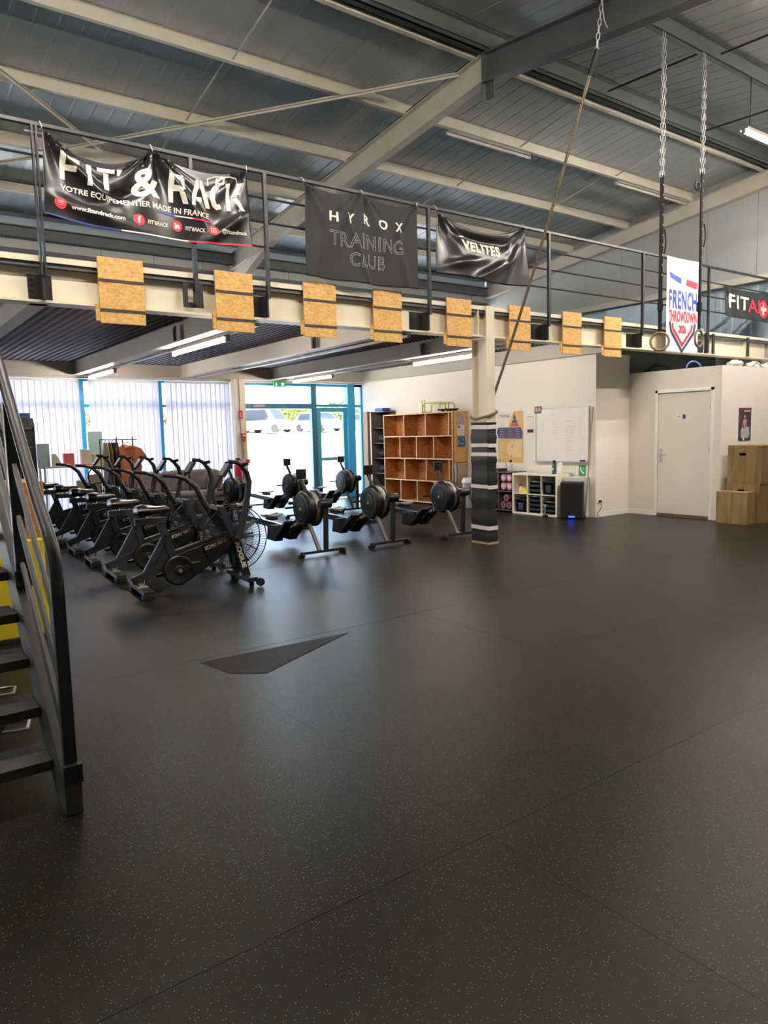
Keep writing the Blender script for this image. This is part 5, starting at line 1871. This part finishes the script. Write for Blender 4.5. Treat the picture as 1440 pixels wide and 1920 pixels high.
wink(po, [line(a, 1.555-.045*k, a-.09, 1.555-.045*k, .008) for a in (10.14, 9.93, 9.72) for k in range(4)], mat('pale_print', (170, 166, 186), .6), 'text_line', .0045)
wink(po, [[(9.90, 1.33), (9.58, 1.35), (9.58, 1.02), (9.86, 1.02), (9.98, 1.15)]], mat('poster_sand', (226, 196, 132), .6), 'sand_field', .003)
wink(po, [line(10.17, 1.31-.03*k, 10.05, 1.31-.03*k, .006) for k in range(11)], mat('poster_cream', (228, 220, 204)), 'text_line', .003)
wink(po, [circ(9.82, 1.23, .016, 8), circ(9.84, 1.04, .016, 8)], ink_rd, 'red_dot', .0045)
p2_ = wall_sheet('small white sheet with a dark band between the pyramid poster and the whiteboard', 9.28, 9.44, 1.48, 1.79, mat('poster_cream', (228, 220, 204)))
wink(p2_, [rect(9.285, 9.435, 1.485, 1.545)], ink_k, 'dark_band')
wink(p2_, [line(9.44, 1.785, 9.28, 1.785, .006)], ink_k, 'top_line')
pg = wall_sheet('green emergency telephone sign on the wall above the loudspeaker', 8.09, 8.235, .71, .905, mat('sign_green', (42, 146, 96), .5), 'sign', 'phone_sign')
wink(pg, [[(8.20, .87), (8.215, .84), (8.19, .79), (8.15, .755), (8.12, .75), (8.11, .775), (8.13, .785), (8.145, .778), (8.175, .82), (8.175, .84), (8.18, .86)]], ink_w, 'handset')
wink(pg, [rect(8.115, 8.145, .835, .845), rect(8.125, 8.135, .825, .855)], ink_w, 'star_mark')
ol = thing('power_outlet', 'white double wall outlet with a plugged cord on the return wall', 'outlet')
MB().box(10.355, 10.43, YRET-.012, YRET, .24, .31).build('plate', whitepl, ol, smooth=False, bevel=.002)
MB().cyl((10.412, YRET-.05, .275), (10.412, YRET-.012, .275), .022, 10).build('plug', blackpl, ol)
MB().tube([(10.41, YRET-.05, .26), (10.41, YRET-.06, .18), (10.38, YRET-.03, .10), (10.36, YRET-.02, .085), (10.34, YRET-.03, .012)], .005, 6).build('cord', blackpl, ol)

# athlete poster on the cabin front
ap = thing('poster', 'tall dark poster of a person lifting, above the wooden jump boxes', 'poster')
AY = YC-.004
MB().box(11.79, 12.19, AY, AY+.003, 1.27, 1.81).build('sheet', mat('poster_dark', (58, 48, 54), .5, var=.35, scale=9), ap, smooth=False)
pk = lambda polys, m, n, d=.002: emit_bm(flatmesh(polys), lambda x, z: (x, AY-d, z), n, m, ap)
pk([rect(11.79, 12.19, 1.775, 1.81), rect(11.79, 11.835, 1.50, 1.775)], mat('maroon_print', (120, 50, 62), .6), 'red_border')
pk([rect(11.96, 12.04, 1.745, 1.768), rect(12.06, 12.15, 1.745, 1.768)], ink_w, 'title_block')
skinp = mat('print_skin', (196, 150, 130), .6)
pk([circ(11.98, 1.665, .03, 12), [(11.93, 1.62), (12.06, 1.62), (12.04, 1.52), (12.0, 1.48), (11.95, 1.52)], line(11.94, 1.60, 11.90, 1.47, .025), line(12.05, 1.60, 12.02, 1.46, .025)], skinp, 'figure', .003)
pk([[(11.88, 1.48), (12.12, 1.50), (12.14, 1.36), (12.10, 1.31), (11.87, 1.32), (11.85, 1.40)]], mat('print_pale', (170, 172, 186), .6, var=.2, scale=20), 'barbell_blur', .0028)
pk([circ(11.95, 1.30, .03, 10)], ink_w, 'pale_spot', .0033)

# plywood jump boxes in front of the cabin
def ply_box(name, lb, x0, x1, y0, y1, z0, z1, m, holes=()):
    t = thing(name, lb, 'box', ((x0+x1)/2, (y0+y1)/2, z0), 0, 'plywood jump boxes')
    a, b, h = (x1-x0)/2, (y1-y0)/2, z1-z0
    w = .018
    # face towards the hall (-x) with hand hole cut through
    def face(hole):
        if not hole:
            return MB().box(-a, -a+w, -b, b, 0, h)
        cy, cz, hw, hh = hole
        o = MB()
        out = [(-b, 0), (b, 0), (b, h), (-b, h)]
        inn = []
        for k in range(16):
            q = 2*PI*k/16+PI/16
            inn.append((cy+(hw-hh)*(1 if math.cos(q) > 0 else -1)+hh*math.cos(q), cz+hh*math.sin(q)))
        vs, fs = [], []
        for x in (-a, -a+w):
            vs += [(x, p[0], p[1]) for p in inn] + [(x, p[0], p[1]) for p in (out[2], out[3], out[0], out[1])]
        for s_ in (0, 20):
            for c in range(4):
                for k in range(4):
                    i0 = c*4+k
                    fs.append((s_+i0, s_+(i0+1) % 16, s_+16+c) if k < 3 else (s_+i0, s_+(i0+1) % 16, s_+16+(c+1) % 4, s_+16+c))
        for k in range(16):
            fs.append((k, (k+1) % 16, 20+(k+1) % 16, 20+k))
        for c in range(4):
            fs.append((16+c, 16+(c+1) % 4, 36+(c+1) % 4, 36+c))
        return o.add(vs, fs)
    face(holes[0] if holes else None).build('front_panel', m, t, smooth=False)
    MB().box(a-w, a, -b, b, 0, h).build('rear_panel', m, t, smooth=False)
    MB().box(-a+w, a-w, -b, -b+w, 0, h-w).build('side_panel', m, t, smooth=False)
    MB().box(-a+w, a-w, b-w, b, 0, h-w).build('side_panel', m, t, smooth=False)
    MB().box(-a+w, a-w, -b, b, h-w, h).build('top_panel', m, t, smooth=False)
    return t


ply_box('jump_box', 'upper plywood jump box with an oval hand hole, on top of the tall one', 11.29, 11.93, 5.54, 6.075, .612, 1.21, ply, ((.03, .46, .055, .022),))
ply_box('jump_box', 'tall lower plywood jump box behind the small one, hand hole just showing', 11.29, 11.93, 5.55, 6.09, 0, .61, ply, ((.03, .50, .055, .02),))
ply_box('jump_box', 'small pale plywood box on the floor in front, left half', 11.02, 11.27, 5.865, 6.10, 0, .495, plyl)
ply_box('jump_box', 'small pale plywood box on the floor in front, right half', 11.02, 11.27, 5.61, 5.86, 0, .495, plyl)

# ================================================================ BACK LEFT: fridge, counter, shirt rack, sofa, signs
fg = thing('drinks_fridge', 'black glass-front drinks fridge with blue box on top, behind the stair rail', 'fridge', (2.25, 13.75, 0))
MB().box(-.33, -.29, -.3, .3, .05, 1.8).build('side_panel', blackm, fg, smooth=False)
MB().box(.29, .33, -.3, .3, .05, 1.8).build('side_panel', blackm, fg, smooth=False)
MB().box(-.29, .29, .26, .3, .05, 1.8).build('back_panel', blackm, fg, smooth=False)
MB().box(-.33, .33, -.3, .3, 1.76, 1.8).build('top_panel', mat('pale_trim', (170, 160, 140), .5), fg, smooth=False)
MB().box(-.33, .33, -.3, .3, 0, .25).build('base', blackm, fg, smooth=False)
MB().prism([(-.32, 1.8), (.3, 1.8), (.22, 1.95), (-.22, 1.95)], 0, -.33, .33).build('canopy', mat('speckled_header', (84, 84, 84), .5, var=.6, scale=30), fg, smooth=False)
for z in (.55, .85, 1.15, 1.45):
    MB().box(-.29, .29, -.22, .26, z, z+.012).build('shelf', silver, fg, smooth=False)
MB().box(-.29, .29, -.305, -.298, .27, 1.74).build('glass_door', paneglass, fg, smooth=False)
k = 0
for zi, z in enumerate((.562, .862, 1.162, 1.462)):
    for xi, x in enumerate((-.2, -.07, .07, .2)):
        c_ = ((60, 110, 70), (96, 110, 120), (70, 80, 70), (120, 130, 110))[(zi+xi) % 4]
        b_ = MB().lathe([(.028, 0), (.03, .01), (.03, .13), (.012, .18), (.012, .2), (.0, .2)], 2, 10)
        o = b_.build('drink_bottle', mat('bottle%d' % ((zi+xi) % 4), c_, .3), loc=(2.25+x, 13.62, z))
        tag(o, 'drink bottle, %s on the %s shelf inside the drinks fridge' % (('first from the left', 'second from the left', 'third from the left', 'rightmost')[xi], ('lowest', 'second lowest', 'second highest', 'top')[zi]), 'bottle', 'drink bottles in the fridge')
tag(MB().box(2.2, 2.55, 13.6, 13.85, 1.953, 2.04).build('blue_carton', mat('blue_carton', (84, 110, 178), .6), smooth=False), 'blue carton on top of the drinks fridge', 'box')

ct = thing('display_table', 'white display table with small goods in front of the blinds', 'table', (3.2, 13.8, 0))
MB().box(-.5, .55, -.22, .22, 1.08, 1.11).build('table_top', whitepl, ct, smooth=False)
MB().box(-.5, .55, -.22, .22, .62, .64).build('shelf', whitepl, ct, smooth=False)
for x in (-.48, .52):
    for y in (-.2, .2):
        MB().box(x-.015, x+.015, y-.015, y+.015, 0, 1.08).build('leg', whitepl, ct, smooth=False)
goods = [('card_stand', 'pale green leaflet stand at the left end of the display table', (2.74, 13.72, 1.11), (.20, .02, .40), (176, 206, 200)),
         ('cream_pack', 'cream triangular pack beside the pale green leaflet stand', (2.95, 13.68, 1.11), (.17, .08, .22), (226, 218, 196)),
         ('red_box', 'orange-red box on the display table', (3.15, 13.72, 1.11), (.17, .12, .22), (226, 110, 90)),
         ('cream_box', 'cream box on the display table next to the bike handle', (3.45, 13.74, 1.11), (.17, .12, .28), (226, 212, 188)),
         ('green_board', 'tall pale green board standing on the display table', (3.66, 13.86, 1.11), (.25, .03, .60), (170, 206, 204)),
         ('beige_box', 'beige box at the right end under the pale green board', (3.66, 13.72, 1.11), (.2, .1, .2), (214, 202, 164)),
         ('yellow_box', 'yellow box on the lower shelf of the display table', (2.96, 13.7, .64), (.12, .12, .14), (222, 206, 60)),
         ('tan_box', 'tan box on the lower shelf of the display table, next to the yellow one', (3.16, 13.7, .64), (.13, .12, .12), (206, 186, 140)),
         ('black_banded_box', 'cream box with black band on the lower shelf of the display table', (3.32, 13.7, .64), (.13, .12, .2), (206, 196, 170)),
         ('large_carton', 'large beige carton on the lower shelf of the display table', (3.56, 13.72, .64), (.22, .14, .3), (220, 208, 184))]
for n_, lb, l_, sz_, c_ in goods:
    o = MB()
    if n_ == 'cream_pack':
        o.prism([(-sz_[0]/2, 0), (sz_[0]/2, 0), (-.02, sz_[2]), (-.08, sz_[2])], 1, -.04, .04)
    else:
        o.box(-sz_[0]/2, sz_[0]/2, -sz_[1]/2, sz_[1]/2, 0, sz_[2])
    if n_ == 'black_banded_box':
        t = thing(n_, lb, 'box', l_)
        o.build('box_body', mat('c_'+n_, c_, .6), t, smooth=False)
        MB().box(-.066, .066, -.062, -.06, .03, .06).build('band', ink_k, t, smooth=False)
    else:
        tag(o.build(n_, mat('c_'+n_, c_, .6), loc=l_, smooth=False, bevel=.003), lb, 'box' if 'box' in n_ or 'carton' in n_ else 'display')
tag(MB().tube([(3.25, 13.6, 1.122), (3.5, 13.62, 1.125)], .009, 8).build('red_pen', redm), 'red pen lying on the display table', 'pen')

cr = thing('clothes_rack', 'thin black clothes rack in front of the blinds, holding an orange t-shirt', 'rack', (4.02, 13.3, 0))
for x in (-.14, .14):
    MB().tube([(x-.1, -.2, 0), (x, 0, 1.60)], .009, 6).build('leg', blackm, cr)
    MB().tube([(x+.1, .2, 0), (x, 0, 1.60)], .009, 6).build('leg', blackm, cr)
MB().tube([(-.2, 0, 1.55), (.22, 0, 1.55)], .009, 6).build('rail', blackm, cr)
# orange t-shirt
ts = thing('tshirt', 'orange t-shirt hanging on the thin black clothes rack', 't-shirt', (4.05, 13.25, .80))
sh = [(-.19, 0), (.19, .0), (.20, .42), (.27, .36), (.33, .44), (.24, .58), (.10, .64), (.05, .60), (-.05, .60), (-.10, .64), (-.24, .58), (-.33, .44), (-.27, .36), (-.20, .42)]
bm = flatmesh([sh])
bmesh.ops.triangulate(bm, faces=bm.faces)
o = emit_bm(bm, lambda x, z: (x*1.05, .02*math.sin(x*22+z*3)+.05*(abs(x)*1.2)**2, z), 'shirt_cloth', mat('orange_cloth_backlit', (238, 144, 106), .85, var=.05), ts, .05)  # orange brightened to carry window light shining through the cloth
so = o.modifiers.new('thick', 'SOLIDIFY')
so.thickness = .03
MB().tube([(-.12, .0, .62), (0, .0, .70), (.12, .0, .62)], .005, 5).build('hanger', blackpl, ts)
for i, (x, c_, w) in enumerate(((3.76, (150, 124, 80), 'tan'), (3.82, (40, 42, 44), 'black'), (3.88, (70, 86, 92), 'slate grey'), (3.70, (206, 190, 150), 'cream'))):
    t = thing('hanging_jacket', w+' garment hanging left of the orange t-shirt', 'garment', (x, 13.35, .72), 0, 'garments hanging beside the orange t-shirt')
    q = MB()
    vs, fs = [], []
    for k in range(9):
        z = .78*k/8
        wd = .2*(1-.45*max(0, (k-6)/2))
        for a in range(10):
            th = 2*PI*a/10
            vs.append((.022*math.cos(th)*(1+.3*math.sin(k*1.3+a)), wd*math.sin(th), z))
    for k in range(8):
        for a in range(10):
            fs.append((k*10+a, k*10+(a+1) % 10, (k+1)*10+(a+1) % 10, (k+1)*10+a))
    q.add(vs, fs+[tuple(range(10)), tuple(80+a for a in range(10))]).build('garment_cloth', mat('garment_'+w.replace(' ', '_'), c_, .9), t)
    MB().tube([(0, -.1, .75), (0, 0, .83), (0, .1, .75)], .005, 5).build('hanger', blackpl, t)
tag(MB().tube([(3.6, 13.35, 1.555), (4.0, 13.35, 1.555), (4.0, 13.35, .01), (3.62, 13.35, .01), (3.6, 13.35, 1.555)], .01, 6).build('garment_stand', blackm), 'black stand carrying the dark garments beside the orange t-shirt', 'stand')

sf = thing('sofa', 'grey three-seat sofa below the right blind, behind the bikes', 'sofa', (5.1, 13.75, 0))
MB().box(-1.0, .95, -.42, .30, .08, .40).build('base', sofam, sf, bevel=.04)
for k in range(3):
    MB().box(-.80+.56*k, -.26+.56*k, -.45, .12, .40, .52).build('seat_cushion', sofam, sf, bevel=.05)
    MB().box(-.80+.56*k, -.26+.56*k, .08, .24, .50, .92).build('back_cushion', sofam, sf, bevel=.05)
MB().box(-1.0, .95, .20, .34, .08, .84).build('back', sofam, sf, bevel=.04)
for x in (-1.0, .86):
    MB().box(x, x+.18, -.44, .32, .08, .62).build('armrest', sofam, sf, bevel=.05)
for x in (-.92, .88):
    for y in (-.36, .24):
        MB().cyl((x, y, 0), (x, y, .09), .02, 8).build('leg', blackm, sf)
tag(MB().ell((0, 0, 0), .24, .10, .20, 16, 10).build('throw_cushion', sofam, loc=(5.72, 13.42, .735), rot=(.25, .2, .3)), 'loose grey cushion at the right end of the sofa', 'cushion')

# signs and fittings by the entrance
sg2 = thing('fire_sign', 'small red fire sign high on the wall column by the entrance', 'sign')
MB().box(6.86, 6.95, YF-.305, YF-.301, 1.93, 2.11).build('plate', redm, sg2, smooth=False)
emit_bm(flatmesh([rect(6.89, 6.905, 1.97, 2.07), rect(6.905, 6.93, 1.97, 1.985)]), lambda x, z: (x, YF-.307, z), 'pictogram', ink_w, sg2)
sg3 = thing('alarm_box', 'small red alarm call box on the wall column below the fire sign', 'alarm')
MB().box(6.89, 6.99, YF-.35, YF-.301, 1.52, 1.62).build('box_body', redm, sg3, smooth=False, bevel=.006)
MB().box(6.91, 6.97, YF-.354, YF-.35, 1.55, 1.59).build('window', ink_w, sg3, smooth=False)
MB().box(6.90, 6.98, YF-.33, YF-.301, 1.43, 1.50).build('label_plate', mat('olive_plate', (120, 110, 80), .6), sg3, smooth=False)
MB().box(6.925, 6.955, YF-.33, YF-.31, .3, 1.43).build('conduit', mat('conduit_tan', (196, 172, 120), .5), sg3, smooth=False)
ex = thing('fire_extinguisher', 'red fire extinguisher at the foot of the wall column by the entrance', 'extinguisher', (6.72, YF-.44, .62))
MB().lathe([(.07, 0), (.085, .02), (.085, .32), (.06, .38), (.025, .41), (.025, .44), (.0, .44)], 2, 18).build('cylinder', redm, ex)
MB().box(-.05, .05, -.015, .015, .44, .47).build('valve', blackpl, ex, smooth=False)
MB().tube([(.02, 0, .45), (.09, -.03, .40), (.10, -.04, .2)], .01, 6).build('hose', blackrb, ex)
MB().box(-.03, .03, .06, .15, .15, .3).build('wall_bracket', blackm, ex, smooth=False)
xs_ = thing('exit_sign', 'green emergency exit sign hanging over the glass entrance', 'sign', (7.95, YF-.16, 2.64))
MB().box(-.15, .15, -.02, .02, 0, .11).build('housing', mat('exit_green', (30, 140, 84), .5, emit=((30, 150, 90), .5)), xs_, smooth=False)
emit_bm(flatmesh([circ(-.085, .075, .014, 8), line(-.085, .06, -.10, .02, .016), line(-.09, .05, -.065, .03, .01), rect(.04, .11, .025, .09)]), lambda x, z: (x, -.022, z), 'pictogram', mat('exit_white', (236, 250, 240), .5, emit=((236, 250, 240), .8)), xs_)

# ================================================================ OUTSIDE: rising car park, cars, hedge, buildings
gmat = mat('pale_concrete', (206, 202, 196), .85, var=.05, scale=.4)
vs = [(-40, YF+.3, -.02), (90, YF+.3, -.02), (90, 22, .1), (-40, 22, .1), (90, 52, 1.86), (-40, 52, 1.86), (90, 125, 2.6), (-40, 125, 2.6)]
g = MB().add(vs, [(0, 1, 2, 3), (3, 2, 4, 5), (5, 4, 6, 7)]).build('parking_ground', gmat, smooth=False)
struct(g)
struct(MB().box(XW0-.2, XW1+.2, YF+.05, YF+.35, -.2, -.005).build('trim_4', mat('sill_concrete', (170, 166, 158), .8), smooth=False))


def car(x, y, rz, body, label, hgt=1.65, L=4.3, W_=1.8, front=None):
    z = 1.76+.0*(y-48)
    t = thing('parked_car', label, 'car', (x, y, z), rz, 'parked cars outside')
    h = hgt
    side = [(-L/2, .35), (-L/2+.05, .75), (-L/2+.75, .98), (-L/2+1.5, h), (L/2-.7, h+.02), (L/2-.05, h*.62), (L/2, .4), (L/2-.1, .25), (-L/2+.1, .25)]
    q = MB().prism(side, 0, -W_/2, W_/2)
    q.v = [((a*(1-.14*max(0, (c-.9)/(h-.9)))), b, c) for a, b, c in q.v]
    q.build('body', body, t, bevel=.06)
    dg = mat('car_glass', (26, 32, 42), .3, spec=.2)
    MB().add([(-.72, -L/2+.80, 1.02), (.72, -L/2+.80, 1.02), (.62, -L/2+1.42, h-.08), (-.62, -L/2+1.42, h-.08)], [(0, 1, 2, 3)]).build('windscreen', dg, t, smooth=False, loc=(0, -.03, .02))
    for s_ in (-1, 1):
        MB().add([(s_*.9, -L/2+1.2, 1.0), (s_*.9, L/2-.7, 1.0), (s_*.80, L/2-.9, h-.1), (s_*.80, -L/2+1.65, h-.1)], [(0, 1, 2, 3)]).build('side_window', dg, t, smooth=False, loc=(s_*.012, 0, 0))
        MB().ell((s_*.66, -L/2+.12, .72), .16, .06, .09, 10, 6).build('headlight', mat('headlight', (220, 224, 230), .1), t)
        MB().box(s_*.98-.08, s_*.98+.08, -L/2+1.25, -L/2+1.35, 1.0, 1.14).build('mirror', body, t, smooth=False, bevel=.02)
        for yy in (-L/2+.8, L/2-.8):
            MB().cyl((s_*.72, yy, .32), (s_*.91, yy, .32), .32, 18).build('wheel', blackrb, t)
    MB().box(-.45, .45, -L/2-.01, -L/2+.06, .45, .66).build('grille', mat('grille_dark', (60, 62, 72), .5), t, smooth=False)
    MB().box(-.85, .85, -L/2-.03, -L/2+.2, .22, .42).build('bumper', front or mat('bumper_grey', (50, 52, 70), .5), t, smooth=False, bevel=.04)
    MB().box(-.26, .26, -L/2-.045, -L/2-.03, .40, .52).build('number_plate', whitepl, t, smooth=False)
    return t


cwm = mat('car_white_shaded', (88, 92, 108), .4, spec=.2)  # white bodywork dimmed bluish, its shaded front put into the colour
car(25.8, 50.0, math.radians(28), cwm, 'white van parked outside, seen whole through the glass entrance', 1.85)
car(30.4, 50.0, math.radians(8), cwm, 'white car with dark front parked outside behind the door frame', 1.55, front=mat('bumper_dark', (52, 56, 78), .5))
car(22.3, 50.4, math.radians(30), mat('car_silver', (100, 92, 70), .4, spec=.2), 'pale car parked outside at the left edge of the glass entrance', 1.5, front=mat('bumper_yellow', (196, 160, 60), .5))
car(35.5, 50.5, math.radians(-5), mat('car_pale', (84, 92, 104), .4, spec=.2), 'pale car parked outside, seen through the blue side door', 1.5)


def foliage(seed, cx, cy, cz, rx, ry, rz_, n):
    rr = random.Random(seed)
    o = MB()
    for k in range(n):
        a, b = rr.uniform(0, 2*PI), math.acos(rr.uniform(-.2, 1))
        q = rr.uniform(.75, 1)
        p = Vector((cx+rx*q*math.sin(b)*math.cos(a), cy+ry*q*math.sin(b)*math.sin(a), cz+rz_*q*math.cos(b)))
        s1 = Vector((rr.uniform(-1, 1), rr.uniform(-1, 1), rr.uniform(-1, 1))).normalized()*.13
        s2 = s1.cross(Vector((rr.uniform(-1, 1), rr.uniform(-1, 1), rr.uniform(-1, 1)))).normalized()*.09
        o.add([p-s1, p+s2, p+s1, p-s2], [(0, 1, 2, 3)])
    return o


for i, (x, y, rx, hh, c1, lb) in enumerate(((24.5, 56, 3.6, 2.4, (84, 98, 34), 'sunlit yellow-green bush outside, left of the white van'), (31.5, 56, 2.6, 2.3, (80, 96, 28), 'sunlit yellow-green bush outside between the parked cars'),
                                           (37.5, 57, 3.4, 2.6, (78, 100, 50), 'green bush outside seen through the blue side door'), (17.0, 56, 3.6, 2.2, (110, 92, 52), 'dry brownish bush outside behind the wall column'))):
    t = thing('bush', lb, 'bush', (x, y, 1.95))
    ic = MB().ell((0, 0, hh*.45), rx*.82, 1.1, hh*.45, 12, 8)
    ic.build('bush_core', mat('bush_core%d' % i, tuple(int(v*.75) for v in c1), .9), t)
    lo = foliage(i+5, 0, 0, hh*.35, rx, 1.5, hh*.66, 2600).build('leaves', mat('bush_leaf%d' % i, c1, .7, var=.25, scale=1.5), t, smooth=False)
    lo['kind'] = 'stuff'
    MB().cyl((0, 0, -.2), (0, 0, hh*.4), .12, 8).build('stem', brownw, t)
bank = struct(MB().prism([(53.5, 1.9), (57, 3.2), (75, 4.4), (75, 1.5)], 0, -20, 85).build('earth_bank', mat('dry_earth', (92, 66, 44), .9, var=.15, scale=.5), smooth=False))
bdl = thing('far_building', 'pale industrial building far beyond the car park', 'building', (46, 95, 2.2))
MB().box(-16, 16, 0, 12, 0, 6.0).build('wall', mat('far_wall', (120, 140, 144), .8), bdl, smooth=False)
for k in range(10):
    MB().box(-14+3*k, -12.4+3*k, -.06, 0, 3.2, 4.4).build('window', mat('far_glass', (150, 176, 190), .3), bdl, smooth=False)
MB().box(-16.3, 16.3, -.3, 12.3, 6.0, 6.5).build('roof', mat('far_roof', (104, 120, 124), .7), bdl, smooth=False)
hl = []
for k in range(31):
    x = -60+k*9
    hl.append((x, 11+4*math.sin(k*.5)+2.5*math.sin(k*1.3+1)))
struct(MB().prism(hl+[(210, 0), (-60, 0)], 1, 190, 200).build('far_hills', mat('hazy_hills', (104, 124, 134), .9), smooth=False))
tag(MB().lathe([(.1, 0), (.1, .95), (.07, 1.0), (.0, 1.0)], 2, 14, (0, 0, 0)).build('bollard', mat('bollard_grey', (150, 156, 182), .5), loc=(9.35, 17.2, .0)), 'grey-blue bollard outside the glass entrance', 'bollard')
for o in list(bpy.data.objects):
    if o.parent is None and o.type == 'EMPTY':
        b = o.name.split('.')[0]
        if b == 'banner':
            sh_ = [k for k in o.children if k.name.startswith('sheet')][0]
            for k in list(o.children):
                if k is not sh_ and not k.name.startswith('tie'):
                    k.parent = sh_
        elif b == 'target_board':
            nest(o, (('strap', 'board'),))
        elif b == 'staircase':
            nest(o, (('foot_plate', 'post'),))
        elif b == 'door_1':
            nest(o, (('door_handle', 'door_leaf'), ('hinge', 'door_frame')))
        elif b == 'loudspeaker':
            nest(o, (('grille', 'cabinet'), ('blue_badge', 'cabinet')))
        elif b == 'black_tray':
            nest(o, (('tray_lip', 'tray_body'), ('label_strip', 'tray_body')))
        elif b == 'foam_roller':
            nest(o, (('core', 'roller'),))
        elif b == 'parked_car':
            nest(o, (('windscreen', 'body'), ('number_plate', 'bumper'), ('grille', 'body')))
        elif b == 'water_bottle':
            nest(o, (('logo', 'bottle'),))
